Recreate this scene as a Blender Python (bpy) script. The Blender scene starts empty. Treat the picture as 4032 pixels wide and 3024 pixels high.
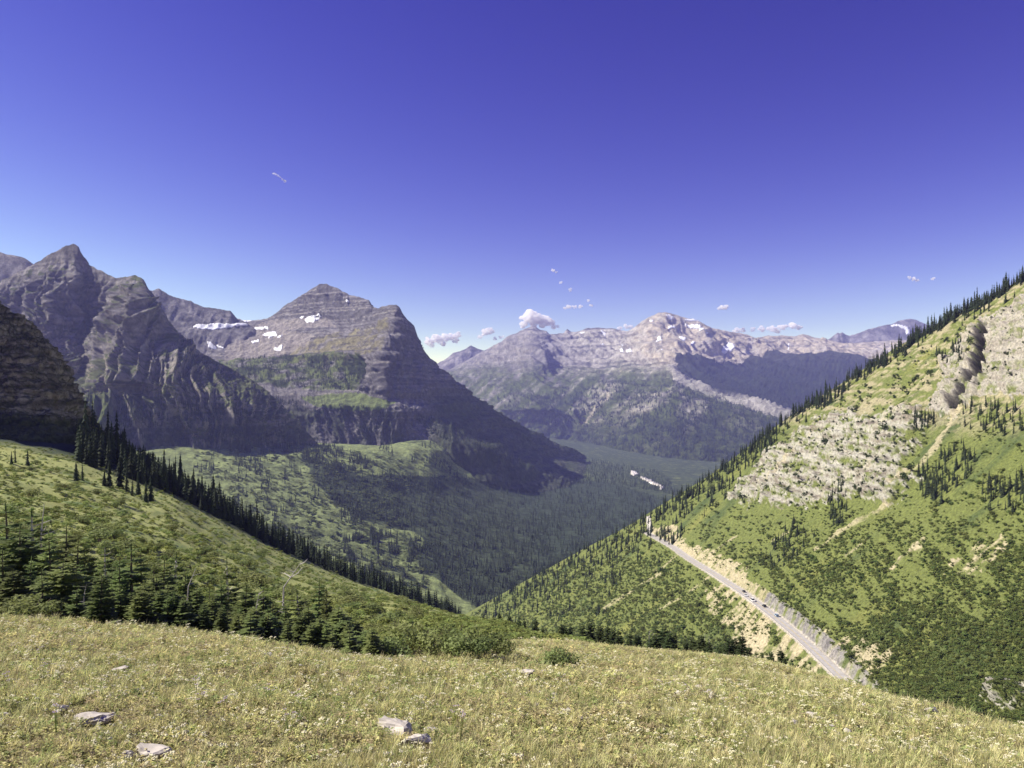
import bpy, math, random
import numpy as np
from mathutils import Vector

# ------------------------------------------------------------------ camera, sky, sun, exposure
F, CX, V0 = 3028.0, 2016.0, 1560.0          # focal length, centre column and horizon row in photo pixels
SUN_EL, SUN_AHEAD = 42.0, 6.0               # sun stands to the left, a little ahead of the camera
sc = bpy.context.scene
cam_d = bpy.data.cameras.new('camera'); cam = bpy.data.objects.new('camera', cam_d)
sc.collection.objects.link(cam); sc.camera = cam
cam.location = (0, 0, 0); cam.rotation_euler = (math.pi/2, 0, 0)
cam_d.sensor_width = 36.0; cam_d.lens = F/4032*36; cam_d.shift_y = (V0-1512)/4032
cam_d.clip_start = 0.2; cam_d.clip_end = 60000
el, ah = math.radians(SUN_EL), math.radians(SUN_AHEAD)
SUN = Vector((-math.cos(el)*math.cos(ah), math.cos(el)*math.sin(ah), math.sin(el)))
w = bpy.data.worlds.new('World'); sc.world = w; w.use_nodes = True
nt = w.node_tree; bg = nt.nodes['Background']; bg.inputs[1].default_value = 0.075
sky = nt.nodes.new('ShaderNodeTexSky'); sky.sky_type = 'NISHITA'; sky.sun_disc = False
sky.sun_elevation = el; sky.sun_rotation = math.radians(-90+SUN_AHEAD)
sky.altitude = 2000; sky.air_density = 1.0; sky.dust_density = 0.5; sky.ozone_density = 1.0
sep = nt.nodes.new('ShaderNodeSeparateColor'); com = nt.nodes.new('ShaderNodeCombineColor')
nt.links.new(sky.outputs[0], sep.inputs[0])
for i, (p, k) in enumerate(((2.35, 5.0), (2.85, 3.95), (1.32, 1.32))):     # deep violet-blue mountain sky
    a = nt.nodes.new('ShaderNodeMath'); a.operation = 'MULTIPLY'; a.inputs[1].default_value = 0.1
    b = nt.nodes.new('ShaderNodeMath'); b.operation = 'POWER'; b.inputs[1].default_value = p
    c = nt.nodes.new('ShaderNodeMath'); c.operation = 'MULTIPLY'; c.inputs[1].default_value = 10*k
    nt.links.new(sep.outputs[i], a.inputs[0]); nt.links.new(a.outputs[0], b.inputs[0])
    nt.links.new(b.outputs[0], c.inputs[0]); nt.links.new(c.outputs[0], com.inputs[i])
nt.links.new(com.outputs[0], bg.inputs[0])
sun_d = bpy.data.lights.new('sun', 'SUN'); sun_d.energy = 5.0; sun_d.angle = math.radians(0.53); sun_d.color = (1.0, 0.93, 0.80)
sun = bpy.data.objects.new('sun', sun_d); sc.collection.objects.link(sun)
sun.rotation_euler = SUN.to_track_quat('Z', 'Y').to_euler(); sun.location = (-300, 40, 300)
sc.view_settings.view_transform = 'Standard'; sc.view_settings.look = 'None'
sc.view_settings.exposure = 0.75; sc.view_settings.gamma = 1.0; sc.view_settings.use_curve_mapping = False
cy = sc.cycles
cy.use_denoising = True; cy.max_bounces = 20; cy.diffuse_bounces = 2; cy.glossy_bounces = 1; cy.transmission_bounces = 2
cy.transparent_max_bounces = 12; cy.volume_bounces = 20; cy.use_adaptive_sampling = True

rng = np.random.default_rng(7); random.seed(7)
C = sc.collection

# ------------------------------------------------------------------ noise and grid helpers
PERM = np.random.default_rng(3).permutation(256).astype(np.int32); PERM = np.concatenate([PERM, PERM, PERM])
G3 = np.random.default_rng(4).normal(size=(256, 3)); G3 /= np.linalg.norm(G3, axis=1)[:, None]
def perlin(x, y, z=None):
    x = np.asarray(x, float); y = np.asarray(y, float); z = np.zeros_like(x) if z is None else np.asarray(z, float)
    xi, yi, zi = np.floor(x).astype(int), np.floor(y).astype(int), np.floor(z).astype(int)
    fx, fy, fz = x-xi, y-yi, z-zi; xi &= 255; yi &= 255; zi &= 255
    u, v, ww = (t*t*t*(t*(t*6-15)+10) for t in (fx, fy, fz))
    def g(i, j, k):
        h = PERM[PERM[PERM[(xi+i) & 255]+((yi+j) & 255)]+((zi+k) & 255)] & 255
        gr = G3[h]; return gr[..., 0]*(fx-i)+gr[..., 1]*(fy-j)+gr[..., 2]*(fz-k)
    l = lambda a, b, t: a+(b-a)*t
    return 1.6*l(l(l(g(0,0,0), g(1,0,0), u), l(g(0,1,0), g(1,1,0), u), v),
                 l(l(g(0,0,1), g(1,0,1), u), l(g(0,1,1), g(1,1,1), u), v), ww)
def fbm(x, y, z=None, o=4, gain=0.5):
    s = 0; a = 1.0; n = 0
    for k in range(o):
        f = 2.03**k; s = s+a*perlin(x*f+17*k, y*f+5*k, None if z is None else z*f); n += a; a *= gain
    return s/n
def ridged(x, y, z=None, o=4, gain=0.5):
    s = 0; a = 1.0; n = 0
    for k in range(o):
        f = 2.07**k; s = s+a*(1-2*np.abs(perlin(x*f+11*k, y*f+3*k, None if z is None else z*f))); n += a; a *= gain
    return s/n
def rib_(x, y, z=None): return (1-np.abs(perlin(x, y, z)))**3
def sm(e0, e1, x): t = np.clip((x-e0)/(e1-e0), 0, 1); return t*t*(3-2*t)
def mix(a, b, t): return a+(np.asarray(b)-a)*(t[..., None] if np.ndim(a) and np.ndim(t) else t)
def inpoly(u, v, poly):
    p = np.array(poly, float); r = np.zeros(np.shape(u), bool); j = len(p)-1
    for i in range(len(p)):
        (x0, y0), (x1, y1) = p[i], p[j]
        if y0 != y1: r ^= ((y0 > v) != (y1 > v)) & (u < (x1-x0)*(v-y0)/(y1-y0)+x0)
        j = i
    return r
def seg_dist(u, v, line):
    d = np.full(np.shape(u), 1e9)
    for (x0, y0), (x1, y1) in zip(line[:-1], line[1:]):
        dx, dy = x1-x0, y1-y0; t = np.clip(((u-x0)*dx+(v-y0)*dy)/(dx*dx+dy*dy), 0, 1)
        d = np.minimum(d, np.hypot(u-x0-t*dx, v-y0-t*dy))
    return d
def pix(u, v, D): return np.stack([(u-CX)/F*D, D+0*u, (V0-v)/F*D], -1)
def proj(P): return CX+F*P[..., 0]/P[..., 1], V0-F*P[..., 2]/P[..., 1]
def smooth(a, n, axis=0, keep=()):
    a = a.copy()
    for _ in range(n):
        b = a.copy(); s = [slice(None)]*a.ndim
        m = list(s); m[axis] = slice(1, -1); lo = list(s); lo[axis] = slice(0, -2); hi = list(s); hi[axis] = slice(2, None)
        b[tuple(m)] = 0.25*a[tuple(lo)]+0.5*a[tuple(m)]+0.25*a[tuple(hi)]
        for k in keep:
            kk = list(s); kk[axis] = k; b[tuple(kk)] = a[tuple(kk)]
        a = b
    return a
def normals(P):
    du = np.gradient(P, axis=1); dv = np.gradient(P, axis=0); n = np.cross(du, dv)
    n /= np.linalg.norm(n, axis=-1, keepdims=True)+1e-12
    return n
def up_out(n):                              # make normals face the camera side / sky
    s = np.sign((n[..., 2]+1e-6)); return n*s[..., None]

# ------------------------------------------------------------------ object helpers
def tag(o, label=None, cat=None, group=None, kind=None):
    for k, v in (('label', label), ('category', cat), ('group', group), ('kind', kind)):
        if v: o[k] = v
    return o
def mesh_obj(name, verts, faces, mats=(), parent=None, smooth_=False, col=None, link=True):
    me = bpy.data.meshes.new(name); verts = np.asarray(verts, np.float32)
    if isinstance(faces, np.ndarray):
        n, k = faces.shape
        me.vertices.add(len(verts)); me.vertices.foreach_set('co', verts.ravel())
        me.loops.add(n*k); me.loops.foreach_set('vertex_index', faces.ravel().astype(np.int32))
        me.polygons.add(n); me.polygons.foreach_set('loop_start', np.arange(0, n*k, k, dtype=np.int32))
        me.update(calc_edges=True)
    else:
        me.from_pydata([tuple(v) for v in verts], [], faces)
    if col is not None:
        at = me.color_attributes.new('col', 'FLOAT_COLOR', 'POINT')
        at.data.foreach_set('color', np.concatenate([col, np.ones((len(col), 1))], 1).astype(np.float32).ravel())
    for m in (mats if isinstance(mats, (list, tuple)) else [mats]): me.materials.append(m)
    if smooth_: me.polygons.foreach_set('use_smooth', np.ones(len(me.polygons), bool))
    me.validate(clean_customdata=False)
    o = bpy.data.objects.new(name, me)
    if link: C.objects.link(o)
    if parent: o.parent = parent
    return o
def grid_faces(r, c):
    i = np.arange(r*c).reshape(r, c)
    return np.stack([i[:-1, :-1], i[1:, :-1], i[1:, 1:], i[:-1, 1:]], -1).reshape(-1, 4)
def empty(name, loc=(0, 0, 0), rz=0.0, s=1.0):
    o = bpy.data.objects.new(name, None); C.objects.link(o); o.location = loc; o.rotation_euler = (0, 0, rz)
    o.scale = (s, s, s) if np.isscalar(s) else s; o.empty_display_size = 0.2
    return o
class MB:                                   # collects faces of one part
    def __init__(s): s.v = []; s.f = []; s.m = []
    def add(s, vs, fs, m=0):
        b = len(s.v); s.v += [tuple(map(float, x)) for x in vs]; s.f += [tuple(b+i for i in f) for f in fs]; s.m += [m]*len(fs)
    def quad(s, a, b, c, d, m=0): s.add((a, b, c, d), ((0, 1, 2, 3),), m)
    def tube(s, pts, rad, n=5, m=0):
        pts = [Vector(p) for p in pts]; vs = []; fs = []
        for k, p in enumerate(pts):
            d = (pts[min(k+1, len(pts)-1)]-pts[max(k-1, 0)]).normalized()
            x = d.orthogonal().normalized(); y = d.cross(x)
            for j in range(n):
                a = 2*math.pi*j/n; vs.append(p+(x*math.cos(a)+y*math.sin(a))*rad[k])
        for k in range(len(pts)-1):
            for j in range(n): fs.append((k*n+j, k*n+(j+1) % n, (k+1)*n+(j+1) % n, (k+1)*n+j))
        s.add(vs, fs, m)
    def obj(s, name, mats, parent=None, link=True, smooth_=False):
        o = mesh_obj(name, s.v, s.f, mats, parent, smooth_, link=link)
        if len(set(s.m)) > 1: o.data.polygons.foreach_set('material_index', s.m)
        return o

# ------------------------------------------------------------------ materials
def new_mat(name):
    m = bpy.data.materials.new(name); m.use_nodes = True
    return m, m.node_tree, m.node_tree.nodes['Principled BSDF']
def N(nt, t, **kw):
    n = nt.nodes.new(t)
    for k, v in kw.items(): setattr(n, k, v)
    return n
def terrain_mat(name, scale, vary=0.35, bump=0.6, bdist=4.0, rough=0.95):
    """painted rock / turf colours from the 'col' attribute, broken up by two scales of noise and a noise bump"""
    m, t, p = new_mat(name); L = t.links.new
    at = N(t, 'ShaderNodeAttribute', attribute_name='col'); ge = N(t, 'ShaderNodeNewGeometry')
    n1 = N(t, 'ShaderNodeTexNoise'); n1.inputs['Scale'].default_value = scale; n1.inputs['Detail'].default_value = 8; n1.inputs['Roughness'].default_value = 0.78
    L(ge.outputs['Position'], n1.inputs['Vector'])
    mr = N(t, 'ShaderNodeMapRange'); mr.inputs['From Min'].default_value = 0.38; mr.inputs['From Max'].default_value = 0.62
    mr.inputs['To Min'].default_value = 1-vary; mr.inputs['To Max'].default_value = 1+vary; L(n1.outputs[0], mr.inputs[0])
    mu = N(t, 'ShaderNodeMix', data_type='RGBA', blend_type='MULTIPLY'); mu.inputs[0].default_value = 1
    L(at.outputs['Color'], mu.inputs[6]); L(mr.outputs[0], mu.inputs[7]); L(mu.outputs[2], p.inputs['Base Color'])
    bu = N(t, 'ShaderNodeBump'); bu.inputs['Strength'].default_value = bump; bu.inputs['Distance'].default_value = bdist
    L(n1.outputs[0], bu.inputs['Height']); L(bu.outputs[0], p.inputs['Normal'])
    p.inputs['Roughness'].default_value = rough; p.inputs['Specular IOR Level'].default_value = 0.15
    return m
def plain_mat(name, col, rough=0.8, vary=0.25, scale=8.0, spec=0.2, rand=0.0, hue=0.0, trans=0.0, metal=0.0):
    """one colour, varied by noise over the object and (rand) from plant to plant"""
    m, t, p = new_mat(name); L = t.links.new
    tc = N(t, 'ShaderNodeTexCoord'); n1 = N(t, 'ShaderNodeTexNoise'); n1.inputs['Scale'].default_value = scale; n1.inputs['Detail'].default_value = 4
    L(tc.outputs['Object'], n1.inputs['Vector'])
    mr = N(t, 'ShaderNodeMapRange'); mr.inputs['From Min'].default_value = 0.3; mr.inputs['From Max'].default_value = 0.7
    mr.inputs['To Min'].default_value = 1-vary; mr.inputs['To Max'].default_value = 1+vary; L(n1.outputs[0], mr.inputs[0])
    src = mr.outputs[0]
    oi = N(t, 'ShaderNodeObjectInfo')
    if rand:
        m2 = N(t, 'ShaderNodeMapRange'); m2.inputs['To Min'].default_value = 1-rand; m2.inputs['To Max'].default_value = 1+rand
        L(oi.outputs['Random'], m2.inputs[0]); mm = N(t, 'ShaderNodeMath', operation='MULTIPLY'); L(src, mm.inputs[0]); L(m2.outputs[0], mm.inputs[1]); src = mm.outputs[0]
    hs = N(t, 'ShaderNodeHueSaturation'); hs.inputs['Color'].default_value = (*col, 1); L(src, hs.inputs['Value'])
    if hue:
        sc_ = N(t, 'ShaderNodeMath', operation='MULTIPLY_ADD'); fr = N(t, 'ShaderNodeMath', operation='FRACT'); m7 = N(t, 'ShaderNodeMath', operation='MULTIPLY')
        m7.inputs[1].default_value = 7.31; L(oi.outputs['Random'], m7.inputs[0]); L(m7.outputs[0], fr.inputs[0])
        sc_.inputs[1].default_value = 2*hue; sc_.inputs[2].default_value = 0.5-hue; L(fr.outputs[0], sc_.inputs[0]); L(sc_.outputs[0], hs.inputs['Hue'])
    L(hs.outputs[0], p.inputs['Base Color'])
    p.inputs['Roughness'].default_value = rough; p.inputs['Specular IOR Level'].default_value = spec; p.inputs['Metallic'].default_value = metal
    if trans:                               # thin leaves let some light through
        tr = N(t, 'ShaderNodeBsdfTranslucent'); L(hs.outputs[0], tr.inputs[0])
        mx = N(t, 'ShaderNodeMixShader'); mx.inputs[0].default_value = trans
        L(p.outputs[0], mx.inputs[1]); L(tr.outputs[0], mx.inputs[2]); L(mx.outputs[0], t.nodes['Material Output'].inputs[0])
    return m
M = dict(
    mountain=terrain_mat('mountain_rock', 0.03, 0.5, 1.0, 26.0),
    far=terrain_mat('far_rock', 0.012, 0.5, 1.0, 60.0),
    valley=terrain_mat('valley_scrub', 0.04, 0.45, 1.0, 10.0),
    hill=terrain_mat('hillside_turf', 0.5, 0.4, 0.8, 0.8),
    cliff=terrain_mat('cliff_rock', 0.25, 0.5, 1.0, 3.0),
    turf=terrain_mat('meadow_turf', 6.0, 0.45, 0.8, 0.05),
    snow=plain_mat('old_snow', (0.82, 0.84, 0.86), 0.6, 0.08, 0.02),
    bark=plain_mat('conifer_bark', (0.10, 0.085, 0.07), 0.95, 0.4, 6),
    dead=plain_mat('weathered_wood', (0.50, 0.47, 0.42), 0.9, 0.3, 8),
    needles=plain_mat('fir_needles', (0.165, 0.205, 0.070), 0.75, 0.45, 5, 0.15, 0.35, 0.02, 0.3),
    stunt=plain_mat('stunted_fir_needles', (0.055, 0.075, 0.030), 0.8, 0.4, 4, 0.1, 0.3, 0.015, 0.1),
    darkneedles=plain_mat('spruce_needles', (0.030, 0.042, 0.022), 0.8, 0.35, 0.6, 0.1, 0.3, 0.015),
    forest=plain_mat('forest_needles', (0.045, 0.060, 0.034), 0.8, 0.4, 0.4, 0.1, 0.35, 0.02),
    alder=plain_mat('alder_leaves', (0.25, 0.295, 0.105), 0.7, 0.35, 2, 0.2, 0.2, 0.02, 0.4),
    scrub=plain_mat('hillside_scrub', (0.150, 0.188, 0.055), 0.85, 0.3, 0.7, 0.1, 0.3, 0.025, 0.35),
    twig=plain_mat('shrub_twigs', (0.14, 0.11, 0.085), 0.9, 0.3, 8),
)

# ------------------------------------------------------------------ landforms lofted from rows traced across the view
class Land: pass
def loft(rows, u0, u1, nu, segs, sm_rows=6, jag=0.0, jag_f=0.02, back=(500, 220), us=None):
    """rows: polylines (u, v, D) from the skyline down; between rows the profile is planar; a back slope closes the form"""
    us = np.linspace(u0, u1, nu) if us is None else us; V = []; I = []
    for k, r in enumerate(rows):
        a = np.array(r, float); vv = np.interp(us, a[:, 0], a[:, 1]); dd = np.interp(us, a[:, 0], a[:, 2])
        if k: vv = smooth(vv, 12); 
        dd = smooth(dd, 14)
        if k == 0 and jag: vv = vv+jag*fbm(us*jag_f, us*0+3.3, o=5, gain=0.65)
        V.append(vv); I.append(1/dd)
    bv = V[0]+back[1]; bi = 1/(1/I[0]+back[0]); V = [bv]+V; I = [bi]+I; segs = [max(4, segs[0]//4)]+list(segs)
    gv = []; gi = []
    for k in range(len(V)-1):
        t = np.linspace(0, 1, segs[k], endpoint=False)[:, None]
        gv.append(V[k]+(V[k+1]-V[k])*t); gi.append(I[k]+(I[k+1]-I[k])*t)
    gv.append(V[-1][None]); gi.append(I[-1][None]); v = np.concatenate(gv); i = np.concatenate(gi)
    sky_row = segs[0]
    i = smooth(i, sm_rows, 0, keep=(sky_row,)); v = smooth(v, 2, 0, keep=(sky_row,))
    g = Land(); g.u = np.broadcast_to(us, v.shape).copy(); g.v = v; g.D = 1/i; g.sky = sky_row; g.us = us
    g.P = pix(g.u, g.v, g.D); g.n = up_out(normals(g.P)); g.slope = g.n[..., 2]
    return g
def displace(g, amt, edge=14.0):
    fade = np.clip(np.abs(np.arange(g.P.shape[0])-g.sky)/edge, 0.12, 1)[:, None]
    h = g.n.copy(); h[..., 2] *= 0.6; g.P = g.P+h*(amt*fade)[..., None]
    g.n = up_out(normals(g.P)); g.slope = g.n[..., 2]
def land_obj(g, name, mat, col, label):
    o = mesh_obj(name, g.P.reshape(-1, 3), grid_faces(*g.P.shape[:2]), mat, smooth_=(name == 'meadow'), col=np.clip(col, 0.004, 0.9).reshape(-1, 3))
    return tag(o, label, None, None, 'structure')
def on_land(g, u, v):
    """points of the finished surface at original photo coordinates"""
    out = np.zeros((len(u), 3)); nn = np.zeros((len(u), 3)); nu = len(g.us)
    fu = np.clip(np.interp(u, g.us, np.arange(nu)), 0, nu-1.001); j = fu.astype(int); a = fu-j
    for k in range(len(u)):
        cv = g.v[g.sky:, j[k]]; q = np.interp(v[k], cv, np.arange(len(cv))); i = min(int(q), len(cv)-2); b = q-i; i += g.sky
        A = g.P
        out[k] = (A[i, j[k]]*(1-a[k])+A[i, j[k]+1]*a[k])*(1-b)+(A[i+1, j[k]]*(1-a[k])+A[i+1, j[k]+1]*a[k])*b; nn[k] = g.n[i, j[k]]
    return out, nn
def patch(g, poly, name, mat, off, label, cat, group=None, jit=5.0):
    """a thin sheet lying on the surface inside a traced outline"""
    ju = g.u+jit*fbm(g.u*0.06, g.v*0.06+40, o=2); jv = g.v+jit*fbm(g.u*0.06+90, g.v*0.06, o=2)
    ins = inpoly(ju, jv, poly); ins[:g.sky] = False
    fc = ins[:-1, :-1] & ins[1:, 1:] | ins[1:, :-1] & ins[:-1, 1:]
    if fc.sum() < 2: return None
    f = grid_faces(*g.P.shape[:2])[fc.ravel()]; ids = np.unique(f); mp = np.zeros(g.P.shape[0]*g.P.shape[1], int); mp[ids] = np.arange(len(ids))
    Q = (g.P+g.n*off).reshape(-1, 3)[ids]; f = mp[f]
    e = np.concatenate([f[:, [a, (a+1) % 4]] for a in range(4)]); es = np.sort(e, 1)
    _, inv, ct = np.unique(es, axis=0, return_inverse=True, return_counts=True); rim = e[ct[inv.ravel()] == 1]     # rim goes down into the ground
    lowQ = (g.P-g.n*off).reshape(-1, 3)[ids]; nb = len(Q); Q = np.concatenate([Q, lowQ])
    side = np.stack([rim[:, 1], rim[:, 0], rim[:, 0]+nb, rim[:, 1]+nb], 1)
    cen = Q[:nb].mean(0)
    o = mesh_obj(name, Q-cen, np.concatenate([f, side]), mat, smooth_=False); o.location = cen
    return tag(o, label, cat, group)

# --- colours (base colours of the materials in the place)
ROCK_G = np.array((0.32, 0.305, 0.30)); ROCK_D = np.array((0.150, 0.142, 0.145)); ROCK_T = np.array((0.44, 0.40, 0.31)); ROCK_P = np.array((0.54, 0.51, 0.44))
VEG = np.array((0.105, 0.135, 0.040)); VEG_D = np.array((0.045, 0.062, 0.022)); VEG_Y = np.array((0.19, 0.19, 0.055)); FOR = np.array((0.030, 0.042, 0.024))

# ---------- left pyramid mountain
SK = [(-400,1230,2500),(-150,1165,2450),(0,1108,2400),(59,1081,2390),(131,1040,2380),(172,1015,2370),(235,981,2360),(262,968,2355),(289,961,2350),(306,970,2350),(318,990,2345),(335,1013,2340),(348,1040,2335),(389,1063,2320),(434,1083,2290),(457,1097,2260),
      (480,1094,2230),(511,1089,2190),(529,1086,2170),(545,1092,2160),(561,1103,2150),(572,1125,2150),(583,1144,2150),(601,1162,2150),(620,1190,2150),(646,1230,2140),(668,1262,2140),(692,1298,2140),(706,1322,2140),(723,1339,2140),(760,1368,2140),(791,1388,2140),(859,1424,2150),(927,1456,2160),(999,1497,2170),(1049,1538,2180),(1117,1601,2200),(1171,1656,2220),(1216,1701,2240),(1257,1746,2260),(1330,1800,2300)]
R1 = [(-400,1330,2350),(0,1260,2280),(120,1230,2230),(220,1230,2210),(300,1250,2230),(360,1250,2290),(420,1240,2200),(500,1230,2060),(560,1250,2010),(620,1300,2010),(700,1370,2050),(800,1425,2080),(930,1480,2110),(1050,1555,2140),(1171,1665,2200),(1257,1752,2250),(1330,1806,2300)]
R2 = [(-400,1440,2200),(0,1400,2120),(150,1390,2080),(250,1400,2080),(310,1430,2130),(380,1400,2020),(480,1390,1930),(600,1400,1900),(720,1440,1920),(850,1480,1980),(1000,1540,2060),(1117,1625,2150),(1257,1756,2250),(1330,1812,2300)]
R3 = [(-400,1530,2060),(0,1500,1960),(250,1500,1940),(300,1500,1980),(400,1500,1880),(550,1500,1820),(700,1520,1820),(850,1545,1880),(1000,1590,1980),(1117,1650,2100),(1257,1762,2240),(1330,1818,2300)]
R4 = [(-400,1590,2030),(0,1570,1940),(300,1560,1910),(450,1560,1850),(700,1580,1800),(850,1600,1850),(1000,1635,1950),(1117,1675,2080),(1257,1768,2230),(1330,1824,2300)]
R5 = [(-400,1700,1650),(0,1700,1640),(300,1690,1640),(420,1700,1680),(520,1705,1750),(700,1720,1770),(850,1725,1830),(1000,1740,1920),(1117,1750,2040),(1257,1780,2200),(1330,1840,2300)]
R6 = [(-400,1900,1700),(300,1880,1650),(700,1880,1620),(1000,1880,1780),(1257,1880,2100),(1330,1900,2200)]
far_f = lambda r: [(u, v, d*float(np.interp(u, [700, 1257], [1.33, 1.2]))) for u, v, d in r]
g = loft([far_f(r) for r in (SK, R1, R2, R3, R4, R5, R6)], -400, 1330, 560, [60, 60, 46, 28, 50, 16], jag=9, jag_f=0.03)
x, y, z = np.moveaxis(g.P, -1, 0)
al = (x+0.35*y)/150.0+0.55*fbm(x/260, z/260, o=3); zz = z+26*fbm(x/300, y/300, o=3)
beds = np.tanh(4*perlin(zz/46, x/1400, x*0+2))+.6*np.tanh(4*perlin(zz/17, x/900, x*0+7)); lowc = sm(1760, 1640, g.v)*(.35+.65*sm(980, 720, g.u))
displace(g, 52*rib_(al, z/900, y/900)*(.4+.6*lowc)+52*rib_(al*2.7+9, z/420, y/600)*(.3+.7*lowc)+34*rib_(al*6.5+3, z/210, y/350)*(.35+.65*lowc)+10*rib_(x/17, y/25, z/30)+5*beds-62, 34)
x, y, z = np.moveaxis(g.P, -1, 0); n2 = fbm(x/60, y/60, z/60, o=5, gain=0.6)
st = perlin(z/16.0+0.5*fbm(x/300, y/300), x*0+4, x*0)
col = mix(np.broadcast_to(ROCK_G*0.85, x.shape+(3,)), ROCK_D*0.8, sm(-0.3, 0.3, st+0.8*n2)*0.85)
col = mix(col, ROCK_P*0.75, sm(0.3, 0.7, n2+0.6*st)*0.4)
low = sm(1240, 1480, g.v+60*n2); col = mix(col, ROCK_T*0.95, low*0.6*sm(-.4, .2, n2-.4*st))
vg = sm(0.05, 0.35, n2*1.2+sm(0.35, 0.75, g.slope)-0.9+sm(1350, 1560, g.v)*0.85); col = mix(col, VEG*0.95, vg*0.85)
col = mix(col, VEG*1.2, sm(1570, 1610, g.v+30*n2)*sm(520, 400, g.u+60*n2)*.85)
vd = sm(1620, 1700, g.v+40*n2)*sm(380, 520, g.u)*sm(-0.25, 0.25, fbm(x/90, z/200, o=3)+0.1); col = mix(col, VEG_D, vd*0.8)
cap = sm(1040, 1010, g.v+20*n2)*(g.u < 400); col = mix(col, ROCK_D*0.8, cap*0.6)
land_obj(g, 'pyramid_mountain', M['mountain'], col, 'grey pyramid-topped mountain with gullied face at the left'); LP = g

# ---------- thin ridge behind it at the far left edge, and the dark ridge with the ice field
g = loft([[(-500,930,4200),(-100,975,4200),(0,994,4200),(30,1004,4200),(60,1006,4200),(95,1015,4200),(112,1027,4200),(130,1040,4200),(300,1110,4300)],
          [(-500,1400,3900),(300,1400,3900)]], -500, 300, 90, [40], jag=5, jag_f=0.05)
x, y, z = np.moveaxis(g.P, -1, 0); displace(g, 25*ridged(x/110, z/500, y/900, o=4))
n2 = fbm(x/60, y/60, z/60, o=4); land_obj(g, 'far_left_ridge', M['mountain'], mix(np.broadcast_to(ROCK_G, x.shape+(3,)), ROCK_D, sm(-.3, .4, n2)), 'grey ridge top showing behind the pyramid peak at the left edge')
g = loft([[(480,1120,4600),(601,1146,4600),(612,1140,4600),(625,1136,4600),(640,1146,4600),(660,1158,4600),(680,1168,4600),(740,1184,4600),(752,1184,4600),(760,1192,4600),(800,1209,4600),(850,1214,4600),(880,1220,4600),(895,1224,4600),(906,1222,4600),(920,1240,4600),(935,1258,4600),(955,1262,4600),(1000,1290,4650),(1080,1330,4700)],
          [(480,1250,4500),(700,1270,4480),(800,1290,4470),(950,1300,4480),(1000,1310,4500),(1080,1350,4600)],
          [(480,1310,4380),(700,1310,4380),(800,1315,4380),(950,1330,4400),(1080,1370,4500)],
          [(480,1440,4300),(700,1430,4250),(950,1430,4250),(1080,1440,4400)],[(480,1520,4000),(1080,1520,4000)]], 480, 1080, 150, [26, 12, 24, 8], jag=5, jag_f=0.06)
x, y, z = np.moveaxis(g.P, -1, 0); displace(g, 22*ridged(x/90, z/420, y/900, o=4)+5*perlin(z/25, x*0, x*0))
n2 = fbm(x/60, y/60, z/60, o=4); land_obj(g, 'glacier_ridge', M['mountain'], mix(np.broadcast_to(ROCK_G*0.8, x.shape+(3,)), ROCK_D*0.8, sm(-.3, .4, n2)), 'dark serrated ridge between the two big mountains'); GR = g
SNOW = [(GR, [(775,1293),(790,1284),(830,1283),(845,1279),(870,1281),(905,1280),(950,1276),(958,1283),(900,1292),(850,1301),(800,1300)], 'long white snow band across the dark serrated ridge'),
        (GR, [(818,1350),(832,1352),(852,1372),(850,1380),(826,1374)], 'small slanting snow streak on the dark ridge, left one'),
        (GR, [(855,1362),(870,1366),(888,1380),(880,1384),(858,1370)], 'small slanting snow streak on the dark ridge, middle one'),
        (GR, [(850,1388),(858,1388),(860,1402),(852,1400)], 'tiny snow spot low on the dark ridge'),
        (GR, [(918,1376),(934,1376),(936,1386),(920,1384)], 'tiny snow spot on the dark ridge nearest the scree basin')]

# ---------- blunt-horned mountain in the middle
SK = [(820,1262,5000),(905,1255,4980),(941,1256,4950),(960,1262,4930),(986,1263,4900),(1008,1260,4880),(1040,1256,4850),(1072,1249,4800),(1090,1231,4760),(1126,1199,4700),(1153,1186,4650),(1189,1161,4600),(1225,1138,4560),(1250,1123,4530),(1257,1117,4520),(1289,1117,4500),(1296,1123,4490),(1325,1132,4450),(1350,1147,4420),(1370,1157,4400),(1376,1163,4380),(1415,1170,4320),(1452,1181,4260),(1460,1195,4240),(1465,1208,4230),(1488,1217,4180),(1515,1215,4050),(1522,1208,3990),(1528,1203,3960),(1545,1199,3900),(1560,1199,3850),(1570,1206,3840),(1578,1217,3830),(1592,1244,3820),(1610,1264,3820),(1632,1285,3820),(1640,1312,3820),(1650,1339,3820),(1669,1375,3830),(1696,1412,3840),(1723,1443,3860),(1759,1480,3880),(1804,1514,3920),(1858,1557,3960),(1912,1593,4020),(2012,1651,4150),(2102,1701,4300),(2192,1746,4450),(2300,1790,4600)]
A1 = [(820,1300,4800),(1000,1292,4620),(1100,1275,4450),(1200,1258,4330),(1300,1262,4220),(1380,1268,4100),(1450,1258,3980),(1520,1245,3720),(1555,1245,3600),(1585,1290,3640),(1640,1360,3720),(1723,1455,3800),(1804,1525,3880),(1912,1603,3990),(2102,1708,4280),(2300,1796,4600)]
A2 = [(820,1360,4450),(950,1385,4200),(1050,1380,4080),(1150,1370,3950),(1300,1380,3580),(1400,1385,3440),(1480,1380,3280),(1505,1385,3240),(1560,1400,3330),(1620,1440,3480),(1720,1500,3650),(1804,1560,3760),(1912,1630,3900),(2102,1720,4240),(2300,1802,4600)]
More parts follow.
